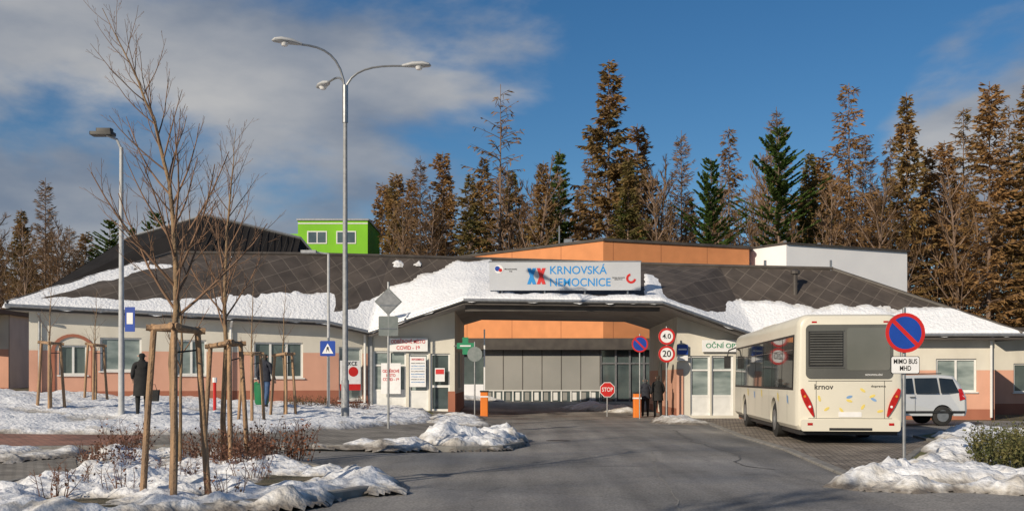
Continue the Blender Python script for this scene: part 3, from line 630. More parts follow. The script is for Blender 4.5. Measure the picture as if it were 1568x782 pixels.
for sx in (-1,1):
    arcp=[]
    for i in range(9):
        t=i/8; arcp.append((sx*(1.17-0.30*t**1.7),1.32-0.66*t))
    inn=[(x+(-sx)*0.02-sx*0.13*math.sin(math.pi*min(1,(i+0.8)/8.8)),z+0.03) for i,(x,z) in enumerate(arcp)]
    mb.prism(arcp+inn[::-1],-0.05,0.03,LAMPR)
    x,z=arcp[2]; mb.disc(x-sx*0.07,z,0.03,-0.06,-0.051,LAMPO,14); x,z=arcp[5]; mb.disc(x-sx*0.08,z,0.03,-0.06,-0.051,WHITES,14)
    mb.box(sx*0.95-0.06,sx*0.95+0.06,-0.078,-0.071,0.46,0.52,LAMPR)
mb.box(-0.85,0.85,0.6,2.4,3.04,3.16,CREAMB); mb.box(-0.8,0.8,6.0,8.5,3.04,3.22,CREAMB)
for x in (-0.9,0.78): mb.tube([(x,0.02,2.94),(x+0.12,0.02,2.94)],0.03,8,LAMPR)
for sx in (-1,1):
    mb.tube([(sx*1.2,11.9,2.7),(sx*1.45,12.15,2.6),(sx*1.5,12.15,2.4)],0.025,6,BLACK); mb.box(sx*1.5-0.11,sx*1.5+0.11,12.05,12.2,1.95,2.4,BLACK)
mb.build('rear_panel_and_lamps',bus)
mb=MB(); rng=random.Random(5)
BLD=nmat('decal_blue',(0.20,0.35,0.6),(0.18,0.32,0.55),3,0.4)
YELP=nmat('decal_yellow_pale',(0.72,0.58,0.16),(0.70,0.55,0.14),3,0.4)
def petal(cx,cz,a,l,w,mat):
    pts=[]
    for i in range(10):
        t=i/10*2*math.pi; px=l*0.5*math.cos(t)*(1 if math.cos(t)>0 else 0.9); pz=w*0.5*math.sin(t); pts.append((cx+px*math.cos(a)-pz*math.sin(a),cz+px*math.sin(a)+pz*math.cos(a)))
    mb.prism(pts,-0.006,-0.001,mat)
for (x,z,a,mt) in ((-0.55,0.85,0.6,YELP),(-0.2,0.82,2.2,YELP),(-0.02,1.14,0.3,BLD),(-0.02,1.05,-0.3,YELP),(0.3,0.9,1.0,YELP),(0.52,1.16,0.4,YELP),(0.55,1.08,-0.5,BLD),(0.3,1.3,2.5,YELP),(-0.72,1.1,1.8,YELP),(0.7,0.8,0.2,YELP)): petal(x,z,a,0.16,0.065,mt)
for k in range(7):
    y=1.0+k*1.45; z=0.75+0.3*rng.random(); x=-W-0.004
    if abs(y-9.3)<0.8 or abs(y-3.3)<0.8: continue
    mb.quad((x,y,z),(x,y+0.22,z+0.06),(x,y+0.26,z+0.25),(x,y+0.05,z+0.2),YELP if k%2 else BLD)
mb.build('decals',bus)
text('krnov',0.44,0.13,(-0.62,-0.006,1.38),BKTXT,bus); text('NÍZKOPODLAŽNÍ',0.4,0.05,(0.55,-0.026,1.67),WHITES,bus); text('dopravce',0.34,0.07,(0.66,-0.006,1.4),BKTXT,bus)

# ------------------------------------------------------------ minivan
SILV=nmat('silver_paint',(0.60,0.62,0.64),(0.56,0.58,0.60),0.8,0.28,metal=0.2)
van=empty('parked_minivan',(13.15,35.6,0.02),R(2))
prof=[(-2.3,0.35),(-2.32,0.62),(-2.2,0.82),(-1.45,1.02),(-1.25,1.08),(-0.45,1.62),(-0.1,1.70),(1.4,1.73),(1.9,1.68),(2.12,1.35),(2.28,0.98),(2.3,0.5),(2.25,0.33)]
def wy(z): return 0.9 if z<1.0 else 0.9-0.2*(z-1.0)/0.73
mb=MB(); n=len(prof)
vs=[]
for k,(f,sx) in enumerate(((-1,0.96),(-0.93,1),(0.93,1),(1,0.96))):
    for x,z in prof: vs.append((x*sx,f*wy(z),0.33+(z-0.33)*(0.985 if abs(f)==1 else 1)))
fs=[tuple(range(n)),tuple(range(4*n-1,3*n-1,-1))]
for k in range(3):
    for i in range(n): fs.append((k*n+i,(k+1)*n+i,(k+1)*n+(i+1)%n,k*n+(i+1)%n))
mb.add(vs,fs,SILV); vb=mb.build('body',van)
bm=bmesh.new(); bm.from_mesh(vb.data); bmesh.ops.triangulate(bm,faces=[f for f in bm.faces if len(f.verts)>4]); bmesh.ops.recalc_face_normals(bm,faces=bm.faces[:]); bm.to_mesh(vb.data); bm.free()
cut=[]
for xx in (-1.42,1.45):
    m2=MB(); m2.tube([(xx,-1.2,0.34),(xx,1.2,0.34)],0.37,24,BLACK); cut.append(m2.build('cut',van))
bpy.context.view_layer.update(); boolean_cut(vb,cut)
mb=MB()
for xx in (-1.42,1.45):
    for sy in (-1,1):
        mb.tube([(xx,sy*0.66,0.33),(xx,sy*0.7,0.33),(xx,sy*0.86,0.33),(xx,sy*0.885,0.33)],[0.29,0.33,0.33,0.29],24,RUBBER)
        mb.tube([(xx,sy*0.85,0.33),(xx,sy*0.893,0.33)],0.2,16,GALV)
mb.build('wheels',van,smooth=35)
mb=MB()
def vq(pts,mat,e=0.012):
    for sy in (-1,1): mb.add([(x,sy*(wy(z)+e),z) for x,z in pts],[tuple(range(len(pts)))],mat)
vq([(-1.05,1.1),(-0.45,1.55),(-0.42,1.1)],BUSGL); vq([(-0.36,1.1),(-0.38,1.58),(0.45,1.61),(0.45,1.1)],BUSGL); vq([(0.52,1.1),(0.52,1.61),(1.3,1.62),(1.32,1.1)],BUSGL); vq([(1.39,1.1),(1.37,1.62),(1.85,1.58),(2.02,1.12)],BUSGL)
vq([(2.02,0.85),(2.0,1.25),(2.12,1.25),(2.22,0.9)],LAMPR); vq([(-2.1,0.42),(-2.1,0.5),(2.2,0.5),(2.2,0.42)],BLACK); vq([(0.3,0.95),(0.3,0.98),(0.5,0.98),(0.5,0.95)],BLACK)
vq([(-0.40,0.45),(-0.40,1.05),(-0.39,1.05),(-0.39,0.45)],BLACK); vq([(0.48,0.45),(0.48,1.05),(0.49,1.05),(0.49,0.45)],BLACK)
mb.box(-0.95,-0.7,-1.12,-0.9,1.02,1.2,SILV); mb.tube([(-0.1,-0.65,1.74),(1.5,-0.65,1.77)],0.02,6,BLACK); mb.tube([(-0.1,0.65,1.74),(1.5,0.65,1.77)],0.02,6,BLACK)
mb.quad((2.135,-0.6,1.36),(2.135,0.6,1.36),(1.93,0.58,1.66),(1.93,-0.58,1.66),BUSGL)
mb.build('windows_and_trim',van)

# ------------------------------------------------------------ street furniture
def at(x,y,dz=0.0): return (x,y,H(x,y)+dz)
lp=empty('street_lamp',at(-4.92,30.2,0.08)); mb=MB()
mb.tube([(0,0,0),(0,0,1.2),(0,0,1.25),(0,0,9.2)],[0.12,0.115,0.085,0.06],12,POLEG); mb.tube([(0,0,8.8),(0,0,9.9)],0.085,12,GALV)
def armlamp(end,top):
    ex,ey=end; pts=[]
    for i in range(9):
        t=i/8
        pts.append((ex*t**1.6*0.98,ey*t**1.6*0.98,9.7+(top-9.7)*(1-(1-t)**2.6)))
    mb.tube(pts,0.032,8,GALV)
    d=Vector((ex,ey,0)).normalized(); s=Vector(pts[-1]); side=Vector((-d.y,d.x,0))
    secs=[(0,0.05,0.05,0),(0.12,0.09,0.07,0.01),(0.3,0.15,0.1,0.03),(0.6,0.17,0.11,0.04),(0.8,0.13,0.07,0.03),(0.86,0.03,0.02,0.02)]
    vs=[];fs=[];m=12
    for (a,w,h,u) in secs:
        for j in range(m):
            an=2*math.pi*j/m; z=math.sin(an)*h*(1.0 if math.sin(an)>0 else 0.6)
            vs.append(tuple(s+d*(a-0.05)+side*math.cos(an)*w+Vector((0,0,z+u))))
    for i in range(len(secs)-1):
        for j in range(m): fs.append((i*m+j,i*m+(j+1)%m,(i+1)*m+(j+1)%m,(i+1)*m+j))
    fs.append(tuple(range(m)));fs.append(tuple(range(len(vs)-m,len(vs))))
    mb.add(vs,fs,POLEL)
    c=s+d*0.45; mb.tube([c+Vector((0,0,-0.02)),c+Vector((0,0,-0.1))],[0.13,0.08],12,WHITES)
armlamp((-1.25,-0.5),10.95); armlamp((1.75,0.1),10.5); armlamp((-0.75,1.3),10.35)
mb.build('pole_and_heads',lp,smooth=40)
lp=empty('led_street_lamp',at(-10.3,27,0.08)); mb=MB()
mb.tube([(0,0,0),(0,0,1),(0,0,7.15)],[0.085,0.08,0.05],10,POLEL); mb.tube([(0,0,7.1),(-0.1,-0.05,7.35),(-0.35,-0.1,7.45)],0.035,8,POLEL)
mb.prismz(rrect(-0.75,-0.15,-0.27,0.07,0.05),7.44,7.52,BLACK); mb.prismz(rrect(-0.6,-0.2,-0.2,0.0,0.03),7.52,7.62,BLACK)
mb.box(0.1,0.36,-0.02,0.0,2.3,2.95,BLUES); mb.box(0.15,0.31,-0.025,-0.0205,2.5,2.8,WHITES)
mb.build('pole_and_head',lp,smooth=40)
lp=empty('crossing_lamp_post',at(-6.72,37.5,0.1)); mb=MB(); mb.tube([(0,0,0),(0,0,5.7)],[0.06,0.045],8,POLEL); mb.tube([(0,0,5.7),(-0.5,-0.2,5.75)],0.03,6,POLEL); mb.box(-0.95,-0.4,-0.35,-0.1,5.7,5.8,GALV)
mb.build('pole',lp)
cs=empty('pedestrian_crossing_sign',at(-6.55,36.4,0.1)); mb=MB(); mb.tube([(0,0.03,0),(0,0.03,2.6)],0.03,8,GALV)
mb.prism(rrect(-0.27,0.27,1.95,2.49,0.04),-0.015,0.0,BLUES); mb.prism([(-0.2,2.04),(0.2,2.04),(0,2.4)],-0.02,-0.0155,WHITES); mb.prism([(-0.05,2.08),(0.0,2.2),(0.06,2.08),(0.03,2.28),(-0.03,2.28)],-0.026,-0.0205,BKTXT); mb.build('sign_plate',cs)
s=empty('priority_road_sign',at(-3.32,27.5,0.1),R(8)); mb=MB(); mb.tube([(0,0.03,0),(0,0.03,3.95)],0.032,8,GALV)
zc=3.42; q=0.37
for e,yy,mt in ((q,(0,0.012),SIGNB),(q*0.9,(-0.008,-0.0005),POLEG)): mb.prism([(-e,zc),(0,zc-e),(e,zc),(0,zc+e)],yy[0],yy[1],mt)
mb.prism(rrect(-0.26,0.26,2.5,3.03,0.03),0,0.012,SIGNB); mb.box(-0.22,0.22,-0.012,-0.001,2.68,2.71,GALV);mb.box(-0.22,0.22,-0.012,-0.001,3.3,3.33,GALV)
mb.build('sign_plates',s)
def nopark(mb,cx,cz,r,y=0):
    mb.disc(cx,cz,r*0.985,y,y+0.012,BLUES); mb.ring(cx,cz,r*0.82,r,y-0.004,REDS); mb.disc(cx,cz,r,y+0.0125,y+0.02,SIGNB)
    w=r*0.085; k=r*0.86*0.7071; a=w*0.7071*1.2
    mb.quad((cx-k-a,y-0.003,cz+k-a),(cx+k-a,y-0.003,cz-k-a),(cx+k+a,y-0.003,cz-k+a),(cx-k+a,y-0.003,cz+k+a),REDS)
s=empty('no_parking_sign',(6.72,17.5,0.12)); mb=MB(); mb.tube([(0,0.05,0),(0,0.05,2.7)],0.03,10,GALV)
nopark(mb,0,2.27,0.34); mb.prism(rrect(-0.245,0.245,1.57,1.87,0.03),0,0.012,BLACK); mb.prism(rrect(-0.235,0.235,1.58,1.86,0.03),-0.004,-0.0005,WHITES)
mb.tube([(0,0.05,0),(0,0.05,0.12)],0.07,8,KERB); mb.build('sign_plates',s)
text('MIMO BUS\nMHD',0.4,0.2,(0,-0.007,1.72),BKTXT,s)
s=empty('no_parking_sign',(5.12,41.0,0)); mb=MB(); mb.tube([(0,0.05,0),(0,0.05,3.4)],0.03,8,GALV); nopark(mb,0,3.0,0.33); mb.build('sign_plates',s)
s=empty('speed_and_height_limit_sign',(6.18,40.9,0)); mb=MB(); mb.tube([(0,0.05,0),(0,0.05,3.7)],0.035,8,GALV)
for z in (3.3,2.6): mb.disc(0,z,0.335,0,0.012,WHITES); mb.ring(0,z,0.25,0.335,-0.004,REDS)
mb.build('sign_plates',s); text('4.0',0.34,0.2,(0,-0.007,3.3),BKTXT,s); text('20',0.34,0.26,(0,-0.007,2.6),BKTXT,s)
s=empty('information_sign',(6.95,41.75,0)); mb=MB(); mb.box(-0.22,0.22,-0.02,0,2.6,3.0,BLUES); mb.box(-0.17,0.17,-0.025,-0.0205,2.78,2.84,WHITES); mb.box(-0.22,0.22,-0.02,0,2.35,2.56,WHITES); mb.build('plate',s)
s=empty('stop_sign',(4.05,43.5,0)); mb=MB(); mb.tube([(0,0.05,0),(0,0.05,1.4)],0.03,8,GALV)
oc=lambda r:[(r*math.cos(R(22.5+45*i)),1.15+r*math.sin(R(22.5+45*i))) for i in range(8)]
mb.prism(oc(0.34),0.0,0.012,WHITES); mb.prism(oc(0.315),-0.006,-0.001,REDS); mb.build('sign_plates',s); text('STOP',0.46,0.18,(0,-0.01,1.15),WHITES,s)
s=empty('round_traffic_sign',(-1.5,41.2,0.1)); mb=MB(); mb.tube([(0,0.05,0),(0,0.05,3.0)],0.03,8,GALV); mb.disc(0,2.5,0.3,0.0,0.012,SIGNB); mb.build('sign_plate',s)
s=empty('pharmacy_cross_sign',(-1.9,41.8,2.95)); mb=MB(); mb.box(-0.35,0.35,-0.06,0.06,-0.12,0.12,GRTXT); mb.box(-0.12,0.12,-0.062,0.062,-0.35,0.35,GRTXT); mb.box(-0.22,0.22,-0.07,-0.0625,-0.03,0.03,WHITES);mb.tube([(-0.45,0,0),(-0.2,0,0)],0.03,6,GALV); mb.tube([(-0.45,0,0),(-0.45,0.3,0)],0.03,6,GALV); mb.build('cross',s)
for nm_,(x,y) in (('parking_barrier',(-1.15,42.5)),('parking_barrier',(5.2,42.6))):
    s=empty(nm_,at(x,y)); mb=MB(); mb.prismz(rrect(-0.16,0.16,-0.14,0.14,0.04),0,1.0,GLINE); mb.box(-0.17,0.17,-0.15,0.15,0.78,0.84,WHITES); mb.prismz(rrect(-0.18,0.18,-0.16,0.16,0.04),1.0,1.06,BLACK)
    mb.box(-0.03,0.03,0.12,0.22,0.85,3.6 if x<0 else 1.0,WHITES); mb.build('housing',s)
s=empty('litter_bin',at(-8.6,35.2,0.12)); mb=MB(); BING=nmat('bin_green',(0.01,0.16,0.06),(0.01,0.13,0.05),3,0.45)
mb.tube([(0,0,0.12),(0,0,0.2),(0,0,0.8),(0,0,0.82)],[0.2,0.24,0.28,0.3],16,BING); mb.tube([(0,0,0.82),(0,0,0.9),(0,0,0.95)],[0.3,0.24,0.05],16,BING); mb.tube([(0,0.3,0),(0,0.3,1.0)],0.03,6,GALV); mb.build('bin_body',s,smooth=40)
s=empty('bollard_lamp',at(-9.0,31.0,0.1)); mb=MB(); mb.tube([(0,0,0),(0,0,0.9)],0.05,8,REDS); mb.tube([(0,0,0.9),(0,0,1.05)],0.07,8,WHITES); mb.build('post',s)

# ------------------------------------------------------------ trees
def path(p,d,L,n,up,jit,rng):
    pts=[p.copy()]; d=d.normalized()
    for i in range(n):
        d=(d+Vector((rng.uniform(-jit,jit),rng.uniform(-jit,jit),up+rng.uniform(-jit,jit)*0.5))).normalized(); p=p+d*(L/n); pts.append(p.copy())
    return pts
def along(pts,t):
    f=t*(len(pts)-1); i=min(int(f),len(pts)-2); return pts[i].lerp(pts[i+1],f-i),(pts[i+1]-pts[i]).normalized()
def rad(r0,r1,n): return [r0+(r1-r0)*i/(n-1) for i in range(n)]
def side_dir(t,ang,az):
    a=t.orthogonal().normalized(); a=Matrix.Rotation(az,3,t)@a
    return (t*math.cos(ang)+a*math.sin(ang)).normalized()
def sprout(mb,pts,r0,r1,t0,t1,n,L0,L1,ang,up,depth,rng,matb):
    az=rng.random()*6
    for k in range(n):
        t=t0+(t1-t0)*(k+rng.random()*0.8)/n; p,tg=along(pts,t); az+=2.4+rng.uniform(-.4,.4)
        L=(L0+(L1-L0)*t)*rng.uniform(0.65,1.15); d=side_dir(tg,ang*rng.uniform(0.8,1.2),az)
        rb=min((r0+(r1-r0)*t)*0.6,L*0.011+0.002)
        sp=path(p,d,L,5 if depth>1 else 4,up,0.10,rng)
        mb.tube(sp,rad(rb,max(0.0022,rb*0.28),len(sp)),5 if rb>0.012 else 3,matb,cap=False)
        if depth>0: sprout(mb,sp,rb,rb*0.25,0.2,0.95,max(3,int(L*6)),L*0.42,L*0.22,ang*0.9,up*0.8,depth-1,rng,matb)
def young_tree(loc,leader,r0,seed,nb=16,L0=1.9,L1=0.5,depth=2,t0=0.38,ang=40):
    rng=random.Random(seed); mb=MB()
    lead=[Vector(p) for p in leader]
    pts=[]
    for i in range(len(lead)-1):
        for k in range(3):
            q=lead[i].lerp(lead[i+1],k/3); q+=Vector((rng.uniform(-.012,.012),rng.uniform(-.012,.012),0)); pts.append(q)
    pts.append(lead[-1])
    n=len(pts); mb.tube(pts,[max(0.004,r0*(1-i/(n-1))**0.8) for i in range(n)],8,BARK,cap=False)
    sprout(mb,pts,r0,0.004,t0,0.97,nb,L0,L1,R(ang),0.12,depth,rng,TWIG)
    return mb.build('young_tree',loc=loc,smooth=180)
def stakes(loc,w,h,seed):
    rng=random.Random(seed); mb=MB(); tops=[]
    for k in range(3):
        a=R(-90+120*k+rng.uniform(-8,8)+20); b=Vector((w*1.25*math.cos(a),w*1.25*math.sin(a),-0.1)); t=Vector((w*0.82*math.cos(a),w*0.82*math.sin(a),h+rng.uniform(-.03,.06)))
        mb.tube([b,b.lerp(t,.5)+Vector((rng.uniform(-.01,.01),0,0)),t],[0.045,0.042,0.04],9,WOOD); tops.append(t)
    for k in range(3):
        a=tops[k];b=tops[(k+1)%3]; d=(b-a).normalized()
        o=Vector((0,0,-0.05)); mb.tube([a-d*0.1+o,b+d*0.1+o],0.042,7,WOOD)
    mb.tube([tops[0]+Vector((0,0,-0.3)),Vector((0,0,h-0.32)),tops[1]+Vector((0,0,-0.3))],0.012,5,BLACK)
    return mb.build('tree_support_stakes',loc=loc,smooth=40)
Lf=[(0,0,-0.05),(0.02,0,0.9),(-0.03,0,1.6),(0.03,0.02,2.3),(0.02,0,3.1),(-0.06,0,3.9),(-0.25,0,4.7),(-0.55,0,5.4),(-0.9,0.0,6.1)]
young_tree((-4.3,13.0,0.2),Lf,0.056,3,nb=36,L0=2.2,L1=0.5,t0=0.34,ang=38)
stakes((-4.28,13.05,0.16),0.36,2.1,1)
L2=[(0,0,-0.05),(-0.03,0,1.0),(0.03,0,2.0),(0,0,3.0),(0.05,0,4.0),(0.12,0,4.9),(0.2,0,5.8)]
young_tree((-5.05,18.0,0.2),L2,0.055,8,nb=32,L0=1.9,L1=0.5,t0=0.36,ang=38)
stakes((-5.03,18.0,0.18),0.34,2.05,2)
young_tree((-5.6,17.3,0.2),[(0,0,0),(0.0,0,1),(0.02,0,2),(-0.05,0,3.2),(-0.1,0,4.4)],0.035,18,nb=14,L0=1.2,L1=0.4,depth=1)
for i,(x,y,hh) in enumerate([(-12.8,28.4,3.9),(-13.5,33.2,3.6),(-6.9,27.2,4.0),(-6.9,31,4.0)]):
    lead=[(0,0,-0.05),(0.02,0,hh*.25),(-0.03,0,hh*.5),(0.0,0,hh*.75),(0.05,0,hh)]
    young_tree(at(x,y,0.1),lead,0.035,20+i,nb=14,L0=1.0,L1=0.3,depth=1,t0=0.42)
    stakes(at(x,y,0.1),0.34,1.9,30+i)
def bush(x,y,w,h,seed,n=60,mat=BUSHB,leaf=None,nl=0,name='dry_shrub'):
    rng=random.Random(seed); mb=MB()
    for k in range(n):
        a=rng.random()*6.28; r=rng.random()**.5*w*0.5; p=Vector((r*math.cos(a),r*math.sin(a),0)); d=Vector((math.cos(a)*0.5*rng.random(),math.sin(a)*0.5*rng.random(),1))
        L=h*rng.uniform(0.5,1.1); pts=path(p,d,L,4,0.02,0.22,rng); mb.tube(pts,rad(0.007,0.003,5),3,mat,cap=False)
        for j in range(3):
            q,tg=along(pts,rng.uniform(.35,.95)); sp=path(q,side_dir(tg,0.8,rng.random()*6.3),L*0.3,2,0.05,0.2,rng); mb.tube(sp,rad(0.004,0.002,3),3,mat,cap=False)
        for j in range(nl):
            q,_=along(pts,rng.uniform(.2,1)); q=q+Vector((rng.uniform(-.12,.12),rng.uniform(-.12,.12),rng.uniform(-.08,.08))); u=Vector((rng.uniform(-1,1),rng.uniform(-1,1),rng.uniform(-1,1))).normalized()*0.03; v=u.orthogonal().normalized()*0.018
            mb.add([q-u,q+v,q+u,q-v],[(0,1,2,3)],leaf or mat)
    mb.build(name,loc=at(x,y,0.1))
rng=random.Random(77)
for k in range(12):
    x=rng.uniform(-7.3,-3.9); y=rng.uniform(16.6,19.2)
    if not (x>-4.3 and y>18.2): bush(x,y,0.8,rng.uniform(0.4,0.7),100+k,26,BUSHB,BUSHB,4)
for k,(x,y) in enumerate([(-5.6,12.7),(-5.1,13.4),(-3.6,13.0),(-4.6,14.2),(-6.0,14.0),(-3.9,15.3),(-5.4,15.6)]): bush(x,y,0.5,0.42,140+k,12,BUSHB,BUSHB,1)
bush(-4.1,18.4,1.1,0.7,160,60,BUSHB,nmat('rusty_leaves',(0.26,0.09,0.04),(0.15,0.065,0.03),4,0.9),7)
bush(8.7,17.4,1.6,0.7,170,170,BUSHG,BUSHG,28,'evergreen_shrub'); bush(9.7,18.0,1.6,0.75,171,170,BUSHG,BUSHG,28,'evergreen_shrub'); bush(6.65,17.2,0.3,0.12,172,40,LAWN,LAWN,4,'grass_tuft')
bush(-6.1,38.2,1.5,0.5,173,80,BUSHB,BUSHB,6)
bush(-7.6,37.9,1.5,0.45,174,80,BUSHG,BUSHB,8)

def fmat(name,cols):
    m,nt,b=newmat(name); tc=nt.nodes.new('ShaderNodeTexCoord'); n=nt.nodes.new('ShaderNodeTexNoise'); n.inputs['Scale'].default_value=0.35; n.inputs['Detail'].default_value=6
    nt.links.new(tc.outputs['Object'],n.inputs['Vector']); oi=nt.nodes.new('ShaderNodeObjectInfo')
    ma=nt.nodes.new('ShaderNodeMath'); ma.operation='MULTIPLY_ADD'; ma.inputs[1].default_value=0.3; nt.links.new(oi.outputs['Random'],ma.inputs[0]); nt.links.new(n.outputs['Fac'],ma.inputs[2])
    r=nt.nodes.new('ShaderNodeValToRGB'); e=r.color_ramp.elements; e[0].position=0.35; e[1].position=0.95; e[0].color=c4(cols[0]); e[1].color=c4(cols[-1])
    for i,c in enumerate(cols[1:-1]): x=e.new(0.35+0.6*(i+1)/(len(cols)-1)); x.color=c4(c)
    nt.links.new(ma.outputs[0],r.inputs[0]); nt.links.new(r.outputs[0],b.inputs['Base Color']); b.inputs['Roughness'].default_value=0.9; b.inputs['Specular IOR Level'].default_value=0.1
    tr=nt.nodes.new('ShaderNodeBsdfTranslucent'); nt.links.new(r.outputs[0],tr.inputs[0]); mx=nt.nodes.new('ShaderNodeMixShader'); mx.inputs[0].default_value=0.35
    out=nt.nodes['Material Output']; nt.links.new(b.outputs[0],mx.inputs[1]); nt.links.new(tr.outputs[0],mx.inputs[2]); nt.links.new(mx.outputs[0],out.inputs[0])
    return m
FBR=fmat('brown_needles',[(0.15,0.115,0.045),(0.31,0.185,0.078),(0.40,0.23,0.10)])
FMX=fmat('mixed_needles',[(0.07,0.09,0.025),(0.21,0.155,0.06),(0.36,0.21,0.09)])
FGR=fmat('green_needles',[(0.035,0.07,0.018),(0.075,0.125,0.03),(0.12,0.155,0.045)])
FTW=fmat('winter_twigs',[(0.19,0.13,0.08),(0.29,0.19,0.115),(0.36,0.23,0.14)])
TRK=nmat('conifer_bark',(0.22,0.15,0.11),(0.14,0.10,0.075),0.8,0.9)
def conifer(name,Ht,Rw,base,mat,dens,lw,ll,seed,droop=-0.05,nb=5,step=0.5,irr=0.3,powr=0.8,hang=0.5,miss=0.15):
    rng=random.Random(seed); mb=MB()
    bend=[rng.uniform(-.3,.3) for _ in range(4)]
    tr=[Vector((bend[0]*math.sin(t*2.1),bend[1]*math.sin(t*1.7),Ht*t)) for t in [i/12 for i in range(13)]]
    mb.tube(tr,[max(0.03,0.010*Ht*(1-i/12.0)) for i in range(13)],6,TRK,cap=False)
    V=[];F=[]
    z=base*Ht
    while z<Ht*0.985:
        t=z/Ht; c,_=along(tr,t)
        f=(1-(t-base)/(1-base)); R0=Rw*(f**powr+0.02)
        for k in range(nb):
            if rng.random()<miss: continue
            az=rng.random()*6.283
            L=R0*rng.uniform(0.45,1.15)*(1+irr*fbm(seed*3.1+math.cos(az)*0.8,t*7,math.sin(az)*0.8,2)); L=max(0.25,L); d=Vector((math.cos(az),math.sin(az),0.1+0.55*t))
            pts=path(c+Vector((0,0,rng.uniform(-.2,.2))),d,L,4,droop,0.08,rng)
            mb.tube(pts,rad(0.018+0.010*L,0.010,5),3,TRK,cap=False)
            for j in range(int(L*dens)+1):
                s=rng.uniform(0.1,1.0)**0.8; q,tg=along(pts,s)
                sd=Vector((-tg.y,tg.x,0))*rng.uniform(-1,1)+tg*rng.uniform(0.2,1)+Vector((0,0,-hang*rng.random()+0.1))
                sd.normalize(); l=ll*rng.uniform(0.5,1.3)*(0.6+0.5*(1-s)); w=sd.cross(Vector((rng.uniform(-1,1),rng.uniform(-1,1),rng.uniform(-.5,1)))).normalized()*lw*rng.uniform(.6,1.3)
                o=len(V); e=q+sd*l; V+= [tuple(q-w*0.5),tuple(q+w*0.5),tuple(q+sd*l*0.6+w),tuple(e),tuple(q+sd*l*0.6-w)]; F.append((o,o+1,o+2,o+3,o+4))
        z+=step*rng.uniform(0.7,1.3)*(1.1-0.5*t)
    mb.add(V,F,mat)
    me=mb.build(name); d=me.data; bpy.data.objects.remove(me); return d
def bare(name,Ht,seed,spread=0.3):
    rng=random.Random(seed); mb=MB()
    tr=path(Vector((0,0,0)),Vector((0,0,1)),Ht,9,0.05,0.05,rng); mb.tube(tr,rad(0.22,0.02,10),6,TRK,cap=False)
    for k in range(26):
        t=0.22+0.75*k/26; p,tg=along(tr,t); L=Ht*spread*(1.15-t)*rng.uniform(.7,1.2); sp=path(p,side_dir(tg,R(45),k*2.4),L,5,0.12,0.12,rng); mb.tube(sp,rad(0.07,0.02,6),4,TRK,cap=False)
        for j in range(9):
            q,t2=along(sp,rng.uniform(.15,.98)); s2=path(q,side_dir(t2,0.7,rng.random()*6.3),L*0.4*rng.uniform(.6,1.2),3,0.08,0.15,rng); mb.tube(s2,rad(0.028,0.012,4),3,FTW,cap=False)
            for m in range(9):
                q2,t3=along(s2,rng.uniform(.1,1)); e=q2+side_dir(t3,0.6,rng.random()*6.3)*L*0.22*rng.uniform(.6,1.2); w=Vector((0.016,0.016,0)); mb.add([q2-w,q2+w,e],[(0,1,2)],FTW)
    o=mb.build(name); d=o.data; bpy.data.objects.remove(o); return d
BR=[conifer('brown_spruce',28,5.0,0.12,FBR,13,0.075,0.7,1,-0.07,6,0.46,0.5,0.75,0.9,0.15),
    conifer('brown_spruce_b',28,4.8,0.1,FMX,14,0.08,0.7,2,-0.06,6,0.46,0.5,0.85,0.9,0.15),
    conifer('brown_spruce_c',26,4.7,0.15,FBR,11,0.07,0.7,3,-0.05,6,0.46,0.6,0.7,0.8,0.18)]
LA=[conifer('larch',28,4.4,0.15,FTW,9,0.04,0.8,4,0.02,5,0.5,0.5,0.75,0.7,0.2),conifer('larch_b',28,4.5,0.18,FBR,8,0.055,0.75,5,-0.08,5,0.52,0.6,0.7,1.0,0.2)]
SP=[conifer('sparse_larch',28,5.0,0.35,FBR,3.2,0.055,0.9,6,-0.06,3,0.8,0.5,0.55,1.0)]
GRN=[conifer('green_pine',24,4.2,0.25,FGR,26,0.085,0.5,7,0.05,5,0.5,0.9,0.5,0.1,0.25),conifer('green_spruce',24,3.8,0.1,FGR,20,0.08,0.55,8,-0.05,6,0.46,0.5,0.8,0.6,0.15)]
BA=[bare('unseen_shadow_tree',18,9),bare('bare_tree_b',18,10,0.36)]
def inst(me,name,px,py,D,rz):
    x=(px-784)*D/1568; top=1.6+(580-py)*D/1568; z=H(x,D)
    h0=max(v.co.z for v in me.vertices); o=bpy.data.objects.new(name,me); COL.objects.link(o); s=(top-z)/h0
    w=s*random.uniform(0.95,1.15) if s>0.6 else s*1.3
    o.location=(x,D,z); o.scale=(w,w,s); o.rotation_euler=(0,0,rz); return o
random.seed(4)
L=[(605,272,84,BR[1]),(640,238,88,LA[0]),(680,232,90,BR[2]),(715,262,82,BR[1]),(763,130,86,SP[0]),(738,240,92,BR[0]),(862,228,84,GRN[1]),(835,245,80,BR[1]),
(931,90,84,BR[0]),(905,205,90,LA[1]),(975,190,90,BR[2]),(958,240,80,BR[1]),(1047,200,86,LA[0]),(1115,195,90,LA[1]),(1088,240,80,GRN[0]),(1187,163,90,LA[0]),(1195,195,79,GRN[0]),(1240,232,84,BR[1]),
(1298,127,84,LA[1]),(1262,235,90,BR[2]),(1325,205,90,LA[0]),(1362,210,88,LA[1]),(1392,140,82,BR[1]),(1420,225,88,BR[0]),(1448,215,90,BR[2]),(1478,165,90,LA[1]),(1512,125,80,BR[2]),(1545,160,86,LA[1]),(1572,130,82,BR[0]),(1610,140,82,BR[1]),
(66,272,86,LA[0]),(165,335,80,GRN[0]),(238,322,98,GRN[0]),(205,345,100,GRN[1]),(105,345,86,LA[0]),(30,320,95,BR[1])]
nm={}
for m in BR: nm[m]='brown_spruce_tree'
for m in LA+SP: nm[m]='larch_tree'
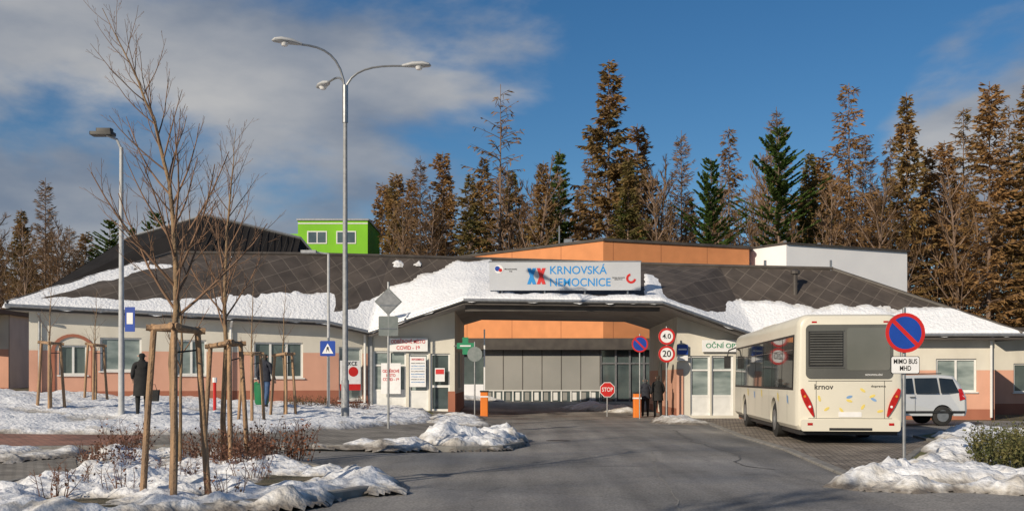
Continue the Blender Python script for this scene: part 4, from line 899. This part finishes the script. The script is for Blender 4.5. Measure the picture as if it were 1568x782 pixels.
nm[GRN[0]]='pine_tree'; nm[GRN[1]]='green_spruce_tree'
for m in BA: nm[m]='unseen_shadow_tree'
for px,py,D,me in L: inst(me,nm[me],px,py,D,random.random()*6.28)
for px,py,D in [(800,240,80),(825,250,86),(785,262,90),(1008,240,84),(1025,262,80),(1150,215,84),(1165,250,80),(1265,260,80),(620,290,78),(660,300,78),(1345,250,80),(1075,265,86),(12,310,80),(45,330,76),(90,330,78),(-20,300,80),(120,370,90),(1465,240,80)]:
    inst(random.choice(BA),'unseen_shadow_tree',px,py,D,random.random()*6.28)
fo=[]
src=[BR[0],BR[2],BR[1],LA[1],LA[0],BR[1],BA[1]]
for k in range(44):
    px=585+k*25+random.uniform(-10,10); D=random.uniform(96,108); py=random.uniform(248,320)
    fo.append(inst(random.choice(src),'forest_tree',px,py,D,random.random()*6.28))
for k in range(7):
    fo.append(inst(random.choice(src),'forest_tree',-30+k*27,random.uniform(345,385),random.uniform(100,110),random.random()*6))
fe=empty('distant_forest')
for o in fo: o.parent=fe
for (x,y,s,rz) in ((-15.5,-1.0,0.55,0.4),(-10.5,-4.5,0.6,2.0)):  # unseen trees added behind the camera to throw twig shadows over the foreground
    o=bpy.data.objects.new('unseen_shadow_tree',BA[0]); COL.objects.link(o); o.location=(x,y,0); o.scale=(s,s,s); o.rotation_euler=(0,0,rz)

# ------------------------------------------------------------ people
SKIN=nmat('skin',(0.55,0.33,0.24),(0.5,0.3,0.22),5,0.6)
def person(name,loc,rz,top,trou,hair,Ht=1.72,stride=0.0,hem=0.85,shoe=BLACK,armb=0.0,bulk=1.0):
    s=Ht/1.75
    V=[(0,0,.96),(0,0,1.12),(0,.01,1.32),(0,.01,1.45),(0,0,1.53),(0,-.01,1.60),(0,-.015,1.67),(0,0,1.74)]
    rr=[.155*bulk,.15*bulk,.17*bulk,.11,.06,.075,.098,.07]; E2=[(i,i+1) for i in range(7)]
    for sx in (-1,1):
        st=stride*sx; b=len(V)
        V+=[(sx*.10,0,.90),(sx*.11,-.5*st-.02,.50),(sx*.11,-1.0*st+.04,.10),(sx*.12,-1.0*st-.12,.05)]; rr+=[.105,.075,.052,.045]
        E2+=[(0,b),(b,b+1),(b+1,b+2),(b+2,b+3)]
        b=len(V); sw=-st
        V+=[(sx*.19,.01,1.41),(sx*.25,.03-.3*sw,1.14),(sx*.25,-.08-armb*.2-.7*sw,.93+armb*.18),(sx*.245,-.11-armb*.25-.8*sw,.86+armb*.2)]; rr+=[.075*bulk,.058*bulk,.042,.035]
        E2+=[(3,b),(b,b+1),(b+1,b+2),(b+2,b+3)]
        hx,hy,hz=V[-1]; hb=b+3
        for k,(dx,dl) in enumerate(((-.03,.07),(-.01,.085),(.01,.08),(.03,.065))):
            q=len(V); V+=[(hx+dx*0.2,hy+dx,hz-dl*.55),(hx-sx*.01+dx*0.2,hy+dx-.005,hz-dl)]; rr+=[.010,.008]; E2+=[(hb,q),(q,q+1)]
        q=len(V); V+=[(hx-sx*.01,hy-.04,hz-.01),(hx-sx*.015,hy-.05,hz-.045)]; rr+=[.011,.009]; E2+=[(hb,q),(q,q+1)]
    me=bpy.data.meshes.new(name); me.from_pydata([tuple(c*s for c in v) for v in V],E2,[])
    o=bpy.data.objects.new(name,me); COL.objects.link(o)
    o.modifiers.new('s','SKIN'); sub=o.modifiers.new('u','SUBSURF'); sub.levels=2;sub.render_levels=2
    for i,v in enumerate(me.skin_vertices[0].data): v.radius=(rr[i]*s,rr[i]*s*(0.8 if i<4 else 1)); v.use_root=(i==0)
    dg=bpy.context.evaluated_depsgraph_get(); dg.update(); m2=bpy.data.meshes.new_from_object(o.evaluated_get(dg)); o.modifiers.clear(); o.data=m2
    m2.materials.clear()
    for m in (top,trou,hair,SKIN,shoe): m2.materials.append(m)
    for p in m2.polygons:
        c=p.center/s; p.use_smooth=True
        if c.z>1.53: k=3 if (c.y<-.045 and c.z<1.71) else 2
        elif c.z<0.10: k=4
        elif abs(c.x)>0.19 and c.z<0.90+armb*.2 and c.z>.6: k=3
        elif c.z<hem: k=1
        else: k=0
        p.material_index=k
    o.location=loc; o.rotation_euler=(0,0,rz)
    mb=MB()
    secs=[(1.30,.20,.15),(1.1,.185,.145),(.97,.195,.155),(hem,.215,.175)]
    n=16; vs=[];fs=[]
    for z,a,b in secs:
        for j in range(n): an=2*math.pi*j/n; vs.append((a*bulk*s*math.cos(an),b*bulk*s*math.sin(an),z*s))
    for i in range(len(secs)-1):
        for j in range(n): fs.append((i*n+j,i*n+(j+1)%n,(i+1)*n+(j+1)%n,(i+1)*n+j))
    mb.add(vs,fs,top); mb.tube([(0,0,1.50*s),(0,0,1.55*s)],[.09*s,.085*s],12,top)
    mb.tube([(0,-.1*s,1.68*s),(0,-.125*s,1.65*s)],[.01,.016],6,SKIN)
    for sx in (-1,1): mb.tube([(sx*.035*s,-.1*s,1.69*s),(sx*.035*s,-.108*s,1.69*s)],.01,6,BKTXT); mb.tube([(sx*.092*s,0,1.65*s),(sx*.104*s,0.01,1.66*s)],[.025,.02],6,SKIN)
    mb.box(-.025*s,.025*s,-.112*s,-.10*s,1.615*s,1.622*s,REDS)
    mb.build('coat_and_face',o,smooth=60)
    return o
NAVY=nmat('navy_cloth',(0.015,0.018,0.03),(0.03,0.033,0.045),10,0.9); JEAN=nmat('denim',(0.06,0.11,0.22),(0.04,0.08,0.16),10,0.9); BLK=nmat('black_cloth',(0.012,0.012,0.013),(0.02,0.02,0.02),10,0.9); HAIR=nmat('dark_hair',(0.03,0.02,0.015),(0.04,0.03,0.02),20,0.7)
HATW=nmat('knit_hat',(0.05,0.05,0.055),(0.09,0.09,0.09),30,0.9)
person('woman_in_black_coat',at(-9.72,26.9,0.2),R(200),BLK,BLK,BLK,1.66,0.06,0.55,armb=0.6,bulk=1.1)
person('man_in_jeans',at(-8.2,34,0.2),R(160),NAVY,JEAN,HAIR,1.78,0.14,0.86)
person('man_in_dark_jacket',at(5.62,43.2,0.0),R(175),NAVY,BLK,HATW,1.62,0.05,0.82,armb=0.5,bulk=1.1)
person('man_in_black_coat',at(5.98,42.0,0.0),R(190),BLK,BLK,HAIR,1.75,0.05,0.72,armb=0.4,bulk=1.1)
s=empty('carrier_bag',at(-9.4,26.8,0.6)); mb=MB(); mb.prism([(-.14,0),(.14,0),(.17,.3),(-.17,.3)],-.06,.06,BLK); mb.tube([(-.1,0,.3),(-.06,0,.44),(.06,0,.44),(.1,0,.3)],.008,5,BLK); mb.build('bag_body',s)

# ------------------------------------------------------------ light, sky
EL=R(24);AZ=R(38)
ts=Vector((-math.sin(AZ)*math.cos(EL),-math.cos(AZ)*math.cos(EL),math.sin(EL)))
sl=bpy.data.lights.new('sun','SUN'); sl.energy=4.5; sl.angle=R(0.5); sl.color=(1,0.87,0.69)
so=bpy.data.objects.new('sun',sl); COL.objects.link(so); so.rotation_euler=ts.to_track_quat('Z','Y').to_euler(); so.location=(-20,-20,30)
w=bpy.data.worlds.new('World'); scene.world=w; w.use_nodes=True; nt=w.node_tree; bg=nt.nodes['Background']; bg.inputs['Strength'].default_value=0.10
sky=nt.nodes.new('ShaderNodeTexSky'); sky.sky_type='NISHITA'; sky.sun_disc=False; sky.sun_elevation=EL; sky.sun_rotation=math.pi+AZ; sky.air_density=1.0; sky.dust_density=0.2; sky.ozone_density=4
tc=nt.nodes.new('ShaderNodeTexCoord'); sep=nt.nodes.new('ShaderNodeSeparateXYZ'); nt.links.new(tc.outputs['Generated'],sep.inputs[0])
def mth(op,a,b=None,c=None,clamp=False):
    n=nt.nodes.new('ShaderNodeMath'); n.operation=op; n.use_clamp=clamp
    for i,x in enumerate((a,b,c)):
        if x is None: continue
        if isinstance(x,(int,float)): n.inputs[i].default_value=x
        else: nt.links.new(x,n.inputs[i])
    return n.outputs[0]
mp=nt.nodes.new('ShaderNodeMapping'); mp.inputs['Scale'].default_value=(1,1,2.4); mp.inputs['Rotation'].default_value=(0,R(-12),0); nt.links.new(tc.outputs['Generated'],mp.inputs[0])
n1=nt.nodes.new('ShaderNodeTexNoise'); n1.inputs['Scale'].default_value=3.6; n1.inputs['Detail'].default_value=9; n1.inputs['Roughness'].default_value=0.53; n1.inputs['Distortion'].default_value=0.15; nt.links.new(mp.outputs[0],n1.inputs['Vector'])
n2=nt.nodes.new('ShaderNodeTexNoise'); n2.inputs['Scale'].default_value=4.5; n2.inputs['Detail'].default_value=8; nt.links.new(mp.outputs[0],n2.inputs['Vector'])
bias=mth('MULTIPLY_ADD',sep.outputs['X'],-0.8,-0.085)
bias=mth('MAXIMUM',mth('MINIMUM',bias,0.22),-0.2)
dt=nt.nodes.new('ShaderNodeVectorMath'); dt.operation='DOT_PRODUCT'; nt.links.new(tc.outputs['Generated'],dt.inputs[0]); dt.inputs[1].default_value=(0.43,0.88,0.215)
mc=nt.nodes.new('ShaderNodeMapRange'); mc.interpolation_type='SMOOTHSTEP'; mc.inputs[1].default_value=0.993; mc.inputs[2].default_value=1.0; mc.inputs[3].default_value=0; mc.inputs[4].default_value=0.32; nt.links.new(dt.outputs['Value'],mc.inputs[0])
cov=mth('ADD',mth('ADD',n1.outputs['Fac'],bias),mc.outputs[0])
mr=nt.nodes.new('ShaderNodeMapRange'); mr.interpolation_type='SMOOTHSTEP'; mr.inputs[1].default_value=0.46; mr.inputs[2].default_value=0.64; nt.links.new(cov,mr.inputs[0])
cr=nt.nodes.new('ShaderNodeValToRGB'); e=cr.color_ramp.elements; e[0].position=0.36; e[0].color=(1.9,2.3,3.0,1); e[1].position=0.68; e[1].color=(5.0,4.95,4.9,1); nt.links.new(n2.outputs['Fac'],cr.inputs[0])
hs=nt.nodes.new('ShaderNodeHueSaturation'); hs.inputs['Saturation'].default_value=1.22; hs.inputs['Value'].default_value=0.76; nt.links.new(sky.outputs[0],hs.inputs['Color'])
mx=nt.nodes.new('ShaderNodeMix'); mx.data_type='RGBA'; nt.links.new(mth('MULTIPLY',mr.outputs[0],0.92),mx.inputs[0]); nt.links.new(hs.outputs[0],mx.inputs[6]); nt.links.new(cr.outputs[0],mx.inputs[7])
nt.links.new(mx.outputs[2],bg.inputs['Color'])
# ------------------------------------------------------------ camera
cd=bpy.data.cameras.new('camera'); cd.lens=36; cd.sensor_width=36; cd.shift_y=0.1205; cd.clip_end=6000; cd.clip_start=0.1
co=bpy.data.objects.new('camera',cd); COL.objects.link(co); co.location=(0,0,1.6); co.rotation_euler=(R(90),0,0); scene.camera=co
